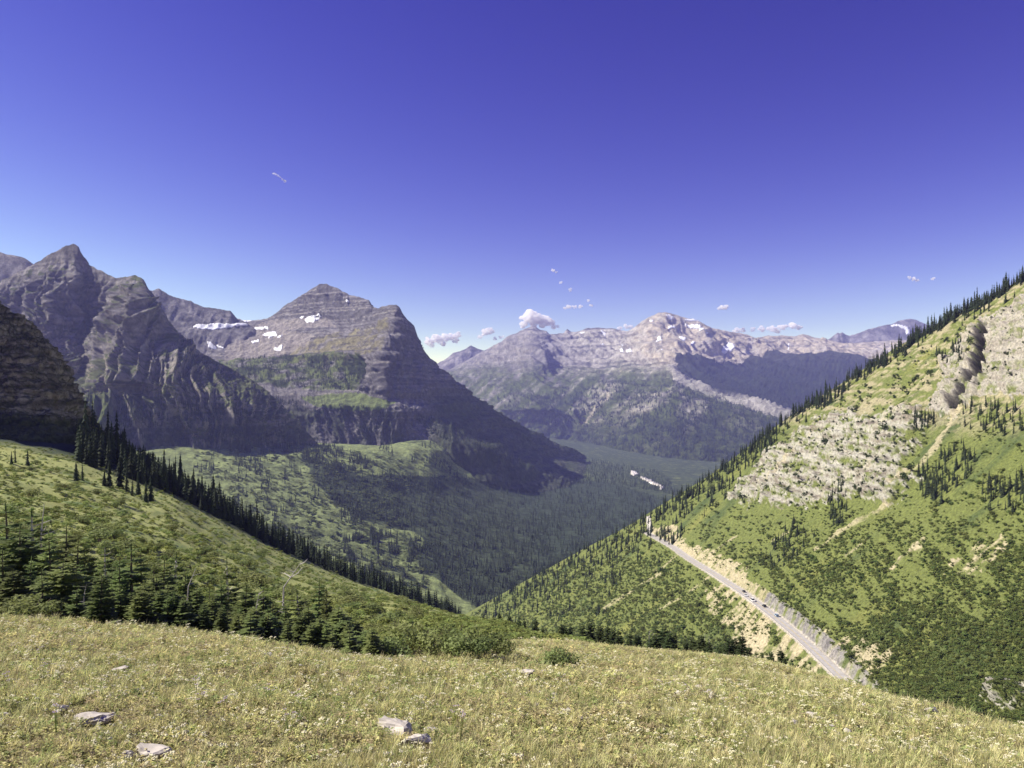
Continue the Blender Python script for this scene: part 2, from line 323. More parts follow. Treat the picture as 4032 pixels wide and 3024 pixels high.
A3 = [(820,1420,3900),(950,1430,3750),(1050,1460,3550),(1150,1500,3440),(1300,1535,3340),(1400,1545,3230),(1470,1555,3120),(1505,1560,3080),(1560,1565,3140),(1640,1575,3260),(1720,1600,3400),(1804,1630,3540),(1912,1680,3750),(2050,1730,4050),(2150,1765,4300),(2300,1810,4600)]
A4 = [(820,1460,3700),(950,1490,3500),(1050,1540,3330),(1150,1580,3230),(1300,1595,3130),(1400,1600,3040),(1480,1610,2980),(1560,1620,3010),(1640,1630,3080),(1720,1650,3180),(1804,1675,3300),(1912,1720,3500),(2050,1765,3850),(2150,1795,4150),(2300,1830,4500)]
A5 = [(820,1600,3200),(950,1640,3150),(1050,1690,3100),(1150,1720,3060),(1300,1752,3010),(1450,1768,2950),(1580,1765,2950),(1660,1730,2960),(1710,1715,2960),(1804,1735,2900),(1912,1775,3000),(2050,1825,3200),(2150,1860,3400),(2300,1900,3700)]
A6 = [(820,1780,3000),(1300,1850,2850),(1600,1860,2800),(1900,1900,2800),(2300,1980,3200)]
g = loft([SK, A1, A2, A3, A4, A5, A6], 820, 2300, 500, [50, 48, 54, 18, 54, 8], jag=5, jag_f=0.05)
x, y, z = np.moveaxis(g.P, -1, 0); horn = sm(1440, 1560, g.u)*sm(0.75, 0.4, g.slope)
gul = ridged((x+0.2*y)/70, z/520, y/900, o=4, gain=0.55)
ter = perlin(z/34.0+0.7*fbm(x/500, y/500), x*0, x*0); fine = ridged(x/40, y/40, z/40, o=3)
cl = sm(0.72, 0.45, g.slope)
zz = z+34*fbm(x/380, y/380, o=3); al = (x+0.25*y)/120+.5*fbm(x/240, z/240, o=3)
beds = np.tanh(4*perlin(zz/62, x/2500, x*0+1))*13+np.tanh(4*perlin(zz/23, x/1500, x*0+6))*5.5
displace(g, (50*rib_(al, z/800, y/900)+34*rib_(al*2.8+4, z/330, y/600)+16*rib_(al*6.8+2, z/130, y/250))*(.3+.7*cl)+beds*(1-.75*horn)+7*rib_(x/20, y/28, z/22)-36*(.3+.7*cl), 14)
x, y, z = np.moveaxis(g.P, -1, 0); n2 = fbm(x/80, y/80, z/80, o=5, gain=0.6); st = perlin(z/15.0+0.8*fbm(x/500, y/500), x*0+4, x*0)
col = mix(np.broadcast_to(ROCK_G*0.9, x.shape+(3,)), ROCK_D*0.75, sm(-0.35, 0.3, st+0.7*n2+.5*sm(.7, .5, g.slope))*0.9)
col = mix(col, ROCK_T*0.8, sm(0.1, 0.6, -st+0.5*n2)*sm(0.45, 0.7, g.slope)*0.6)
basin = inpoly(g.u+12*n2, g.v+8*n2, [(900,1300),(1000,1285),(1090,1262),(1180,1262),(1290,1255),(1330,1290),(1120,1300),(1250,1330),(1220,1370),(1130,1395),(1000,1420),(880,1430)]).astype(float)
col = mix(col, np.array((0.33, 0.30, 0.27)), basin*0.85)
gr = inpoly(g.u+20*n2, g.v+10*n2, [(1120,1400),(1250,1350),(1300,1318),(1450,1300),(1530,1250),(1545,1260),(1500,1380),(1440,1410),(1300,1420),(1150,1440)]).astype(float)
col = mix(col, np.array((0.27, 0.25, 0.12)), gr*sm(-0.3, 0.2, n2-0.5*st)*0.8)
veg = inpoly(g.u+20*n2, g.v+10*n2, [(860,1420),(1050,1410),(1250,1390),(1440,1400),(1440,1470),(1400,1545),(1240,1545),(1080,1530),(900,1480)]).astype(float)
col = mix(col, VEG*1.35, veg*sm(-0.25, 0.1, n2)*0.9); col = mix(col, VEG_D, veg*sm(0.1, -0.25, fbm(x/130, y/130, z/130, o=3)))
be = inpoly(g.u+16*n2, g.v+6*n2, [(1180,1570),(1290,1562),(1400,1550),(1480,1568),(1560,1590),(1520,1615),(1400,1620),(1250,1605)]).astype(float)
col = mix(col, VEG*1.6, be*0.9)
lowv = sm(1600, 1640, g.v+30*n2)*sm(-0.1, 0.3, fbm(x/100, z/160, o=4)+0.15*(g.u < 1350)); col = mix(col, VEG_D, lowv*0.7)
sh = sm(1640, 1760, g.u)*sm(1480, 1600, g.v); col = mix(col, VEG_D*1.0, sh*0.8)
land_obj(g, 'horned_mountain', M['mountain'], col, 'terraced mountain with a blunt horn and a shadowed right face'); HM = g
SNOW += [(HM, p, l) for p, l in [
    ([(948,1266),(985,1261),(990,1268),(965,1275),(950,1272)], 'white snow patch in the notch beside the dark ridge'),
    ([(1208,1262),(1262,1245),(1266,1254),(1235,1270),(1212,1271)], 'long white snow patch under the summit cliffs of the horned mountain'),
    ([(1186,1254),(1202,1251),(1204,1258),(1190,1261)], 'small round snow patch just left of the long summit snow patch'),
    ([(995,1288),(1055,1290),(1052,1297),(1000,1296)], 'thin horizontal snow strip at the top of the scree basin'),
    ([(1045,1310),(1080,1303),(1085,1317),(1040,1322)], 'broad white snow patch in the middle of the scree basin'),
    ([(1096,1320),(1114,1320),(1112,1332),(1097,1333)], 'round snow spot at the right of the scree basin'),
    ([(995,1350),(1020,1340),(1020,1350),(1000,1358)], 'small oval snow patch at the left of the scree basin'),
    ([(1085,1380),(1120,1370),(1122,1376),(1090,1386)], 'thin snow streak low in the scree basin'),
    ([(1060,1326),(1072,1326),(1068,1340),(1062,1340)], 'small upright snow spot below the broad basin patch'),
    ([(1362,1184),(1376,1184),(1376,1190),(1364,1190)], 'tiny snow spot on the horned mountain right of its summit')]]

# ---------- far pyramid ridge and far right peaks
for nm, top, u0, u1, lab in (('far_pyramid_peak', [(1600,1500,10400),(1718,1434,10400),(1760,1410,10400),(1786,1388,10400),(1812,1384,10400),(1835,1374,10400),(1853,1360,10400),(1870,1369,10400),(1890,1377,10400),(1915,1384,10400),(1990,1420,10400),(2100,1460,10400)], 1600, 2100, 'small blue far pyramid peak left of the snowy range'),
                         ('far_right_peak', [(3150,1420,10400),(3262,1338,10400),(3280,1325,10400),(3300,1309,10400),(3306,1314,10400),(3316,1308,10400),(3330,1318,10400),(3344,1323,10400),(3370,1316,10400),(3400,1305,10400),(3421,1296,10400),(3450,1290,10400),(3484,1281,10400),(3511,1278,10400),(3538,1264,10400),(3560,1259,10400),(3583,1256,10400),(3605,1260,10400),(3620,1267,10400),(3660,1282,10400),(3760,1320,10400),(3900,1400,10400)], 3150, 3900, 'blue far peak with a snow streak behind the wooded crest')):
    g = loft([top, [(u0,1470,9950),(u1,1470,9950)], [(u0,1560,9800),(u1,1560,9800)]], u0, u1, 150, [40, 6], jag=3, jag_f=0.08, back=(900, 150))
    x, y, z = np.moveaxis(g.P, -1, 0); displace(g, 70*ridged(x/260, z/900, y/2000, o=4))
    n2 = fbm(x/200, y/200, z/200, o=4); c = mix(np.broadcast_to(ROCK_G, x.shape+(3,)), ROCK_D, sm(-.3, .4, n2))
    land_obj(g, nm, M['far'], c, lab)
FR = g
SNOW += [(FR, [(3508,1283),(3545,1282),(3565,1290),(3575,1302),(3572,1318),(3560,1318),(3556,1300),(3540,1290),(3515,1290)], 'hooked snow streak on the far blue peak')]

# ---------- snowy far range
SK = [(1660,1500,9800),(1730,1470,9800),(1800,1440,9800),(1903,1382,9800),(1926,1370,9800),(1945,1362,9750),(1975,1344,9700),(2003,1321,9700),(2030,1312,9650),(2057,1299,9600),(2084,1286,9600),(2102,1283,9600),(2114,1288,9600),(2125,1297,9600),(2152,1301,9550),(2165,1315,9500),(2190,1314,9500),(2220,1310,9500),(2226,1300,9500),(2233,1294,9500),(2240,1298,9500),(2247,1307,9500),(2274,1306,9450),(2310,1292,9400),(2355,1290,9300),(2385,1293,9300),(2418,1294,9200),(2450,1300,9200),(2473,1303,9100),(2491,1294,9000),(2510,1279,8950),(2531,1263,8900),(2555,1250,8850),(2577,1240,8800),(2596,1230,8750),(2621,1229,8700),(2653,1236,8700),(2680,1246,8700),(2716,1256,8700),(2753,1262,8750),(2766,1272,8750),(2807,1292,8800),(2840,1299,8850),(2875,1306,8900),(2942,1317,9000),(2974,1331,9050),(3000,1326,9100),(3024,1322,9100),(3087,1321,9200),(3132,1324,9200),(3145,1320,9200),(3164,1315,9200),(3180,1320,9200),(3205,1329,9200),(3259,1338,9200),(3320,1352,9200),(3420,1348,9200),(3520,1340,9200),(3650,1345,9200),(3900,1380,9200)]
B1 = [(1660,1530,9300),(1800,1470,9200),(1920,1420,9100),(2040,1380,8900),(2080,1365,8650),(2130,1360,8650),(2170,1365,8900),(2300,1375,8800),(2420,1385,8700),(2500,1370,8500),(2560,1340,8250),(2600,1330,8300),(2660,1330,8350),(2720,1340,8250),(2770,1340,8150),(2830,1370,8350),(2950,1390,8500),(3100,1390,8600),(3300,1385,8600),(3600,1385,8600),(3900,1420,8600)]
B2 = [(1660,1580,8700),(1800,1530,8600),(1950,1480,8400),(2080,1450,8050),(2120,1450,8050),(2170,1455,8300),(2300,1450,8200),(2420,1440,8100),(2520,1420,7950),(2600,1400,7750),(2660,1400,7600),(2700,1405,7700),(2770,1415,7800),(2850,1430,7900),(2950,1435,8000),(3100,1425,8100),(3300,1420,8100),(3600,1420,8000),(3900,1450,8000)]
B3 = [(1660,1620,8300),(1800,1580,8100),(1950,1550,7800),(2100,1530,7500),(2300,1530,7500),(2450,1500,7400),(2560,1470,7300),(2640,1440,7200),(2700,1500,7050),(2800,1550,6900),(2950,1590,6700),(3100,1610,6600),(3300,1610,6600),(3600,1600,6600),(3900,1600,6600)]
B4 = [(1660,1640,8100),(1800,1620,7800),(1950,1610,7400),(2100,1610,7000),(2300,1610,6900),(2450,1570,6800),(2560,1510,6850),(2650,1460,6900),(2700,1515,6600),(2800,1565,6350),(2950,1605,6050),(3090,1635,5850),(3300,1700,5650),(3600,1760,5500),(3900,1800,5400)]
B5 = [(1660,1665,7900),(1900,1695,7500),(2100,1725,7100),(2300,1745,6700),(2450,1790,5500),(2600,1835,4800),(2800,1870,4300),(3000,1905,3950),(3300,1945,3700),(3900,2000,3500)]
B6 = [(1660,1690,7200),(1900,1740,6600),(2100,1770,6000),(2300,1800,5300),(2600,1900,4000),(3000,1980,3500),(3900,2100,3000)]
g = loft([SK, B1, B2, B3, B4, B5, B6], 1660, 3900, 560, [30, 26, 34, 18, 60, 8], jag=4, jag_f=0.06, back=(700, 200))
x, y, z = np.moveaxis(g.P, -1, 0)
zz = z+70*fbm(x/700, y/700, o=3); al = (x+0.5*y)/420+.5*fbm(x/600, z/600, o=3); upz = sm(1560, 1440, g.v)
beds = np.tanh(4*perlin(zz/95, x/4000, x*0+1))*24+np.tanh(4*perlin(zz/36, x/3000, x*0+6))*11
displace(g, (110*rib_(al, z/1200, y/1800)+70*rib_(al*2.8+4, z/480, y/1200)+36*rib_(al*6.8+2, z/240, y/600))*sm(1900, 1600, g.v)+beds*upz+26*rib_(x/75, y/110, z/75)-90, 12)
x, y, z = np.moveaxis(g.P, -1, 0); n2 = fbm(x/110, y/160, z/90, o=5, gain=0.7); st = perlin(z/42.0+1.0*fbm(x/1200, y/1200), x*0+4, x*0)
dip = ridged((x-1.3*z)/150, (z+0.6*x)/1200, y/1500, o=4)         # slanting bands of rock and scrub
col = mix(np.broadcast_to(ROCK_P*0.95, x.shape+(3,)), ROCK_D*0.9, sm(-0.1, 0.4, st+0.9*n2)*0.9)
tan = sm(2440, 2620, g.u+150*n2)*sm(1470, 1400, g.v+25*n2); col = mix(col, np.array((0.56, 0.49, 0.37)), tan*sm(-0.45, 0.15, n2-0.25*st)*0.9)
wst = sm(2330, 2150, g.u+80*n2); col = mix(col, ROCK_G*0.75, wst*0.75)
fo = sm(1420, 1500, g.v+55*n2+22*dip); vegc = mix(np.broadcast_to(VEG*0.85, x.shape+(3,)), FOR*1.3, sm(-0.3, 0.25, -dip+0.8*n2))
col = mix(col, vegc, fo*sm(0.75, 0.3, dip*0.7+0.5*n2))
bowl = inpoly(g.u+14*n2, g.v+6*n2, [(2655,1400),(2720,1396),(2800,1420),(2920,1428),(3010,1396),(3140,1395),(3260,1398),(3400,1410),(3900,1420),(3900,1900),(3150,1650),(3060,1615),(2960,1590),(2800,1540),(2720,1495),(2680,1450)]).astype(float)
col = mix(col, FOR*0.75, bowl*0.95)  # shadow lying in the bowl, painted with the dark forest colour
spur = sm(14, 3, seg_dist(g.u, g.v+8*n2, [(2650,1450),(2690,1500),(2790,1552),(2940,1598),(3080,1632),(3150,1650)])*0.55+4*n2); col = mix(col, ROCK_P*0.95, spur*sm(-0.5, 0.0, n2+0.3)*0.9)
meg = sm(14, 2, seg_dist(g.u, g.v-20, [(2690,1500),(2790,1552),(2940,1598),(3050,1630)])*0.7+5*n2)*(1-bowl); col = mix(col, VEG*1.1, meg*0.7)
valg = sm(1600, 1720, g.v+30*n2)*(1-bowl); col = mix(col, mix(np.broadcast_to(VEG*0.62, x.shape+(3,)), FOR*1.1, sm(-0.2, 0.3, n2-0.3*dip)), valg*0.85)
rav = sm(5, 1.5, seg_dist(g.u+6*n2, g.v, [(2440,1550),(2400,1580),(2340,1630),(2290,1670)])); col = mix(col, ROCK_T*1.1, rav)
land_obj(g, 'snowy_range', M['far'], col, 'pale rocky far mountain range with snow patches across the valley'); SR = g
SNOW += [(SR, p, l) for p, l in [
    ([(2618,1236),(2640,1240),(2655,1250),(2650,1256),(2625,1247)], 'white snow patch just right of the far range summit'),
    ([(2556,1260),(2570,1260),(2578,1268),(2566,1272)], 'small snow patch left of the far range summit'),
    ([(2690,1256),(2730,1258),(2755,1264),(2750,1270),(2710,1264)], 'thin snow line along the summit ridge of the far range'),
    ([(2700,1268),(2740,1280),(2758,1296),(2750,1296),(2704,1274)], 'slanting snow line under the summit ridge of the far range'),
    ([(2592,1332),(2606,1330),(2610,1360),(2590,1366)], 'upright snow gully patch below the far range summit'),
    ([(2632,1284),(2655,1280),(2658,1292),(2634,1292)], 'small snow patch in the dark summit wall'),
    ([(2672,1342),(2705,1334),(2706,1350),(2676,1356)], 'round white snowfield on the far range below its summit'),
    ([(2840,1376),(2865,1358),(2875,1370),(2895,1380),(2880,1388),(2845,1386)], 'branched snowfield right of the far range summit'),
    ([(2716,1352),(2738,1340),(2736,1352),(2722,1360)], 'small snow patch right of the round snowfield'),
    ([(2455,1378),(2470,1364),(2476,1368),(2474,1386),(2462,1386)], 'upper of three white snow patches left of the summit'),
    ([(2446,1392),(2462,1386),(2466,1394),(2450,1400)], 'leftmost of three white snow patches left of the summit'),
    ([(2474,1392),(2496,1384),(2494,1400),(2476,1404)], 'lowest of three white snow patches left of the summit'),
    ([(2592,1384),(2610,1378),(2610,1386),(2596,1390)], 'small snow patch under the upright snow gully'),
    ([(2284,1310),(2312,1318),(2310,1324),(2288,1320)], 'small snow strip on the brown far shoulder'),
    ([(2362,1304),(2368,1302),(2386,1322),(2378,1324)], 'slanting snow strip on the brown far shoulder'),
    ([(2355,1372),(2378,1358),(2380,1370),(2362,1378)], 'snow patch above the cirque on the brown shoulder'),
    ([(2042,1366),(2052,1362),(2050,1370)], 'tiny snow spot on the far dark summit'),
    ([(2748,1292),(2766,1300),(2790,1314),(2780,1314),(2756,1302)], 'snow streak running down right of the summit ridge'),
    ([(3100,1366),(3106,1352),(3110,1354),(3108,1384),(3104,1386)], 'thin upright snow streak on the low far ridge')]]
for gg, poly, lab in SNOW:
    ctr = np.mean(poly, 0); poly = [tuple(ctr+(np.array(q_)-ctr)*(1.05 if gg is SR else 1.2)) for q_ in poly]
    patch(gg, poly, 'snow_patch', M['snow'], {'v': 3.0}['v']*gg.D.mean()/4500, lab, 'snow', 'snow patches on the mountains', 3.0)

# ---------- valley floor with its forest
U = [200, 700, 1000, 1260, 1500, 1700, 1900, 2100, 2300, 2600, 3000, 3400]
def row(vs, ds): return list(zip(U, vs, ds))
g = loft([row([1690,1725,1735,1745,1752,1720,1712,1712,1722,1745,1770,1780], [2600,2700,2850,2960,3010,3060,4500,7500,7500,7000,6500,6300]),
          row([1760,1765,1770,1776,1786,1775,1790,1795,1805,1832,1850,1860], [2300,2350,2450,2500,2550,2700,3300,4700,4900,4300,4000,3900]),
          row([1900,1900,1900,1915,1935,1950,1960,1955,1955,1965,1980,1990], [1900,1950,2050,2150,2250,2400,2600,2900,3000,2950,2900,2850]),
          row([2100,2100,2100,2120,2150,2180,2200,2200,2200,2200,2200,2200], [1450,1500,1600,1700,1750,1800,1820,1850,1850,1850,1850,1850]),
          row([2330,2330,2330,2345,2350,2360,2372,2380,2380,2380,2380,2380], [1130,1170,1230,1320,1400,1470,1490,1480,1460,1460,1460,1460]),
          row([2700,2700,2700,2700,2700,2700,2700,2700,2700,2700,2700,2700], [800,820,850,900,950,980,1000,1000,1000,1000,1000,1000])],
         200, 3400, 420, [30, 50, 60, 50, 10], back=(400, 30), sm_rows=10)
x, y, z = np.moveaxis(g.P, -1, 0); left = sm(2100, 1700, g.u)
hum = fbm(x/120, y/120, o=5, gain=0.55); ben = perlin((0.75*x+z*2.2)/55, y/260, x*0)
dz = (16*hum+9*ridged(x/260, y/90, o=4))*left+5*hum+6*ben*inpoly(g.u, g.v, [(900,2000),(1500,1980),(1700,2150),(1750,2360),(1000,2360)])
g.P[..., 2] += dz*sm(0, 12, np.abs(np.arange(g.P.shape[0])-g.sky))[:, None]; g.n = up_out(normals(g.P)); g.slope = g.n[..., 2]
x, y, z = np.moveaxis(g.P, -1, 0); n2 = fbm(x/50, y/50, o=5, gain=0.6); n3 = fbm(x/200, y/200, o=3)
FORP = [(1180,1800),(1290,1830),(1420,1880),(1560,1870),(1720,1880),(1850,1890),(2000,1905),(2100,1915),(2260,1890),(2400,1900),(2600,1960),(2900,1990),(2900,2400),(1880,2400),(1780,2330),(1660,2270),(1640,2200),(1680,2140),(1600,2080),(1480,2060),(1400,2040),(1310,1980),(1240,1900)]
forest = inpoly(g.u+18*n2, g.v+14*n2, FORP).astype(float)
farv = sm(1880, 2020, g.u-0.4*(g.v-1800))
col = mix(np.broadcast_to(np.array((0.225, 0.27, 0.105)), x.shape+(3,)), np.array((0.12, 0.15, 0.06)), sm(0.0, 0.45, n2+0.6*n3))
col = mix(col, VEG_Y*0.9, sm(0.15, 0.5, n2-0.5*n3)*0.35)
col = mix(col, FOR*1.3, forest*0.9); col = mix(col, FOR*1.5, farv*(1-0.55*sm(0.0, 0.4, n2))*0.9)
# gravel bars of the river
riv = np.minimum(seg_dist(g.u, g.v, [(2205,1768),(2220,1782),(2228,1800),(2248,1815)]), seg_dist(g.u, g.v, [(2482,1858),(2510,1866),(2545,1890),(2590,1910),(2612,1925)]))
lane = sm(16, 4, seg_dist(g.u, g.v+7*n2, [(1990,1740),(2080,1790),(2200,1840),(2330,1880)])*0.8)*0.6; col = mix(col, VEG*1.0, lane)
land_obj(g, 'valley_floor', M['valley'], col, 'green valley floor with scrub clearings and dark forest'); VA = g
gravel = plain_mat('river_gravel', (0.66, 0.62, 0.55), 0.9, 0.2, 0.05)
for poly, lab in (([(2478,1854),(2505,1856),(2522,1868),(2500,1874),(2480,1868)], 'pale gravel bar of the river, upper piece'), ([(2520,1874),(2540,1882),(2570,1894),(2600,1908),(2615,1922),(2606,1934),(2590,1928),(2596,1918),(2560,1904),(2524,1886)], 'long pale gravel bar of the river winding to the forest edge'),
                  ([(2240,1786),(2258,1792),(2262,1802),(2244,1798)], 'small pale gravel bar up the valley'), ([(2216,1806),(2226,1804),(2238,1818),(2232,1822)], 'small pale gravel bar below the upper one')):
    o = patch(VA, poly, 'gravel_bar', gravel, 4.0, lab, 'gravel bar', 'gravel bars of the valley river', 4.0)

# ---------- left rock buttress (in shade) and its unseen flank, raised to shade the hillside
SK = [(-2600,-200,330),(-1500,-60,345),(-900,150,392),(-500,640,412),(-200,1040,425),(0,1203,430),(30,1225,430),(60,1240,429),(100,1275,428),(140,1312,427),(165,1345,426),(182,1385,425),(196,1425,424),(215,1445,422),(235,1500,420),(258,1530,419),(272,1560,418),(290,1585,417),(305,1620,415),(330,1700,413),(352,1790,410)]
Q1 = [(-2600,600,300),(-900,850,340),(-500,1130,365),(0,1400,385),(100,1440,384),(180,1500,384),(240,1580,386),(300,1660,392),(330,1730,396),(352,1810,400)]
Q2 = [(-2600,1400,280),(-900,1500,285),(-500,1600,315),(0,1650,350),(100,1650,352),(200,1665,358),(280,1700,368),(330,1760,380),(352,1830,390)]
Q3 = [(-2600,1900,230),(-900,1900,240),(-500,1850,270),(0,1800,310),(200,1800,330),(330,1860,360),(352,1900,370)]
g = loft([SK, Q1, Q2, Q3], -2600, 352, 0, [90, 100, 24], jag=8, jag_f=0.05, back=(120, 500), us=np.concatenate([np.linspace(-2600, -120, 70)[:-1], np.linspace(-120, 352, 170)]))
x, y, z = np.moveaxis(g.P, -1, 0); fr = sm(0, 1, (g.v-g.v[g.sky])/150+0.2)
bd = (z/4.2+.5*fbm(x/30, y/30, o=2)) % 1
displace(g, 6*ridged(x/22, z/60, y/80, o=4)+3.4*ridged(x/8, y/8, z/5, o=4, gain=.6)+2.4*bd+1.2*ridged(x/2.6, y/2.6, z/1.8, o=2), 12)
x, y, z = np.moveaxis(g.P, -1, 0); n2 = fbm(x/7, y/7, z/7, o=5, gain=0.6); st = perlin(z/2.6, x/40, x*0)
col = mix(np.broadcast_to(ROCK_G*0.85, x.shape+(3,)), ROCK_D*0.8, sm(-0.2, 0.5, st+n2)); col = mix(col, np.array((0.30, 0.22, 0.17)), sm(0.1, 0.6, n2-0.3*st)*0.5)
gr = sm(0.35, 0.7, g.slope+0.25*n2)*0.8+sm(1650, 1700, g.v+20*n2); col = mix(col, VEG*0.6, np.clip(gr, 0, 1)*0.85)
land_obj(g, 'rock_buttress', M['cliff'], col, 'shaded layered rock buttress at the left edge'); LB = g

# ---------- near ground: meadow and the hillside left of it
SA, SB = 0.279, 0.081
def plane_v(u, D): return V0+F*(1.65/D+SA+SB*(u-CX)/F)
NG = {-2600: [(28,None),(60,2150),(110,1850),(200,1600),(300,1500),(420,1450),(520,1480),(640,1560)],
      -1000: [(28,None),(60,2250),(100,2040),(150,1880),(220,1760),(300,1680),(400,1600),(480,1640),(560,1700)],
      0: [(29,None),(45,2415),(62,2350),(100,2130),(150,1975),(220,1845),(300,1745),(380,1680),(450,1740),(520,1850)],
      300: [(27,None),(42,2455),(62,2410),(100,2230),(160,2030),(250,1880),(330,1775),(390,1712),(460,1765),(540,1900)],
      700: [(27,None),(42,2505),(64,2470),(100,2310),(180,2110),(300,1975),(430,1918),(500,1965),(600,2080)],
      1060: [(24.5,None),(38,2570),(62,2535),(110,2390),(200,2255),(350,2160),(480,2128),(560,2175),(660,2270)],
      1400: [(21.5,None),(34,2615),(60,2570),(110,2460),(200,2372),(400,2302),(570,2285),(660,2335),(760,2420)],
      1800: [(25,None),(38,2600),(68,2545),(120,2462),(250,2432),(500,2428),(700,2432),(800,2480),(900,2560)],
      2000: [(36,None),(70,2530),(120,2468),(220,2452),(330,2462),(500,2520),(700,2620)],
      2200: [(45,None),(70,2535),(105,2530),(180,2560),(300,2560),(500,2700)],
      2500: [(44,None),(66,2565),(92,2568),(150,2620),(300,2760),(500,2900)],
      3000: [(42,None),(62,2606),(85,2650),(160,2790),(300,2930),(500,3060)],
      3350: [(25,None),(40,2705),(60,2735),(95,2860),(180,3020),(320,3130)],
      3700: [(18,None),(30,2825),(45,2890),(75,3040),(150,3200),(300,3300)],
      4032: [(14,None),(22,2922),(35,3000),(65,3180),(140,3350),(300,3450)],
      5600: [(8,None),(14,3250),(25,3450),(60,3700),(140,3850),(300,3900)]}
nD, nU = 440, 460; lD = np.linspace(math.log(0.8), math.log(900), nD); Dg = np.exp(lD)
# columns denser inside the frame
us = np.interp(np.linspace(0, 1, nU), [0, 0.1, 0.9, 1], [-2600, -150, 4180, 5600])
keys = sorted(NG); Z = []
for k in keys:
    pts = NG[k]; d0 = pts[0][0]; dd = [d for d in (0.8, 2, 4, 7, 11, 14, 17, 20, 24, 30, 38, 46) if d < d0]+[p[0] for p in pts]
    zz = [(V0-plane_v(k, d))/F*d for d in dd[:len(dd)-len(pts)+1]]+[(V0-v)/F*d for d, v in pts[1:]]
    s_end = (zz[-1]-zz[-2])/(dd[-1]-dd[-2]); dd.append(1500); zz.append(zz[-1]+min(s_end, -0.45)*(1500-dd[-2]))
    Z.append(np.interp(Dg, dd, zz))
Z = smooth(np.array(Z), 9, 1); Zg = np.stack([np.interp(us, keys, Z[:, i]) for i in range(nD)]); Zg = smooth(Zg, 10, 1)
Ug = np.broadcast_to(us, Zg.shape); Dm = np.broadcast_to(Dg[:, None], Zg.shape); Xg = (Ug-CX)/F*Dm
fl = sm(30, 110, Dm)
Zg = Zg+0.10*fbm(Xg/2.2, Dm/2.2, o=3)*sm(3, 8, Dm)+0.25*fbm(Xg/7, Dm/7, o=2)*sm(8, 20, Dm)*sm(80, 40, Dm)+fl*sm(2150, 1500, Ug)*(1.6*fbm(Xg/22, Dm/22, o=4)+1.2*ridged(Xg/30, (Dm+Zg)/14, o=2))
g = Land(); g.P = np.stack([Xg, Dm, Zg], -1); g.n = up_out(normals(g.P)); g.us = us; g.u = Ug; g.v = V0-F*Zg/Dm
x, y, z = np.moveaxis(g.P, -1, 0); n2 = fbm(x/3, y/3, o=5, gain=0.6); n3 = fbm(x/14, y/14, o=3)
col = mix(np.broadcast_to(np.array((0.12, 0.11, 0.045)), x.shape+(3,)), np.array((0.24, 0.215, 0.085)), sm(-0.3, 0.4, n2))
hl = sm(40, 80, y)*sm(2300, 1700, Ug); hc = mix(np.broadcast_to(np.array((0.33, 0.355, 0.125)), x.shape+(3,)), VEG_D*3.0, sm(0.0, 0.5, n3+0.6*n2)); hc = mix(hc, VEG_Y*1.1, sm(0.1, 0.5, -n3)*0.6)
col = mix(col, hc, hl); col = mix(col, FOR*1.4, hl*sm(.70, .80, y/np.interp(Ug, [300, 700, 1060, 1400, 1800], [388, 428, 478, 565, 690])+.06*n3))  # hillside shade below the ridge painted into the ground colour
far_r = sm(60, 120, y)*sm(1700, 2300, Ug); col = mix(col, VEG*0.8, far_r)
land_obj(g, 'meadow', M['turf'], col, 'yellow-green alpine meadow and grassy hillside in the foreground'); NGR = g
def gz(xx, yy):
    """height of the near ground"""
    xx = np.atleast_1d(np.asarray(xx, float)); yy = np.atleast_1d(np.asarray(yy, float)); u = CX+F*xx/yy
    j = np.clip(np.searchsorted(us, u)-1, 0, nU-2); a = np.clip((u-us[j])/(us[j+1]-us[j]), 0, 1)
    q = np.clip((np.log(yy)-lD[0])/(lD[1]-lD[0]), 0, nD-1.001); i = q.astype(int); b = q-i
    return (Zg[i, j]*(1-a)+Zg[i, j+1]*a)*(1-b)+(Zg[i+1, j]*(1-a)+Zg[i+1, j+1]*a)*b
def ground_at(u, D): x = (u-CX)/F*D; return Vector((x, D, float(gz(x, D)[0])))

# ---------- right hillside: a steep slope rising to the right, cut by the road
MS, ZC = 0.9, -311.2
def hill_D(u, v): return ZC/((V0-v)/F-MS*(u-CX)/F)
RIDGE = [(1700,2500),(1850,2408),(1900,2380),(2000,2325),(2100,2270),(2200,2215),(2300,2160),(2400,2110),(2500,2055),(2600,1990),(2700,1930),(2800,1868),(2900,1795),(3000,1718),(3122,1630),(3213,1573),(3321,1505),(3394,1457),(3457,1417),(3520,1372),(3620,1318),(3710,1262),(3823,1210),(3909,1165),(4032,1090),(4300,930),(5000,520)]
rd = np.array([(2545,2098),(2560,2106),(2580,2114),(2620,2131),(2660,2153),(2690,2186),(2730,2216),(2800,2256),(2850,2288),(2900,2316),(2960,2356),(3020,2402),(3080,2449),(3140,2499),(3200,2554),(3260,2613),(3310,2663),(3350,2704),(3420,2780),(3520,2890)], float)
rp = pix(rd[:, 0], rd[:, 1], hill_D(rd[:, 0], rd[:, 1])); o_ = np.argsort(rp[:, 1]); rp = rp[o_]
ry = np.linspace(rp[0, 1], rp[-1, 1], 260); rx = smooth(np.interp(ry, rp[:, 1], rp[:, 0]), 30); cz = np.polyfit(rp[:, 1], rp[:, 2], 3); rz_ = np.polyval(cz, ry)
def road_off(x, y):
    """signed distance across the road (positive uphill) and the road height there"""
    xc = np.interp(y, ry, rx); sl = np.interp(y, ry, np.gradient(rx, ry)); return (x-xc)/np.sqrt(1+sl*sl), np.polyval(cz, np.clip(y, ry[0], ry[-1]))
nu, nv = 640, 470
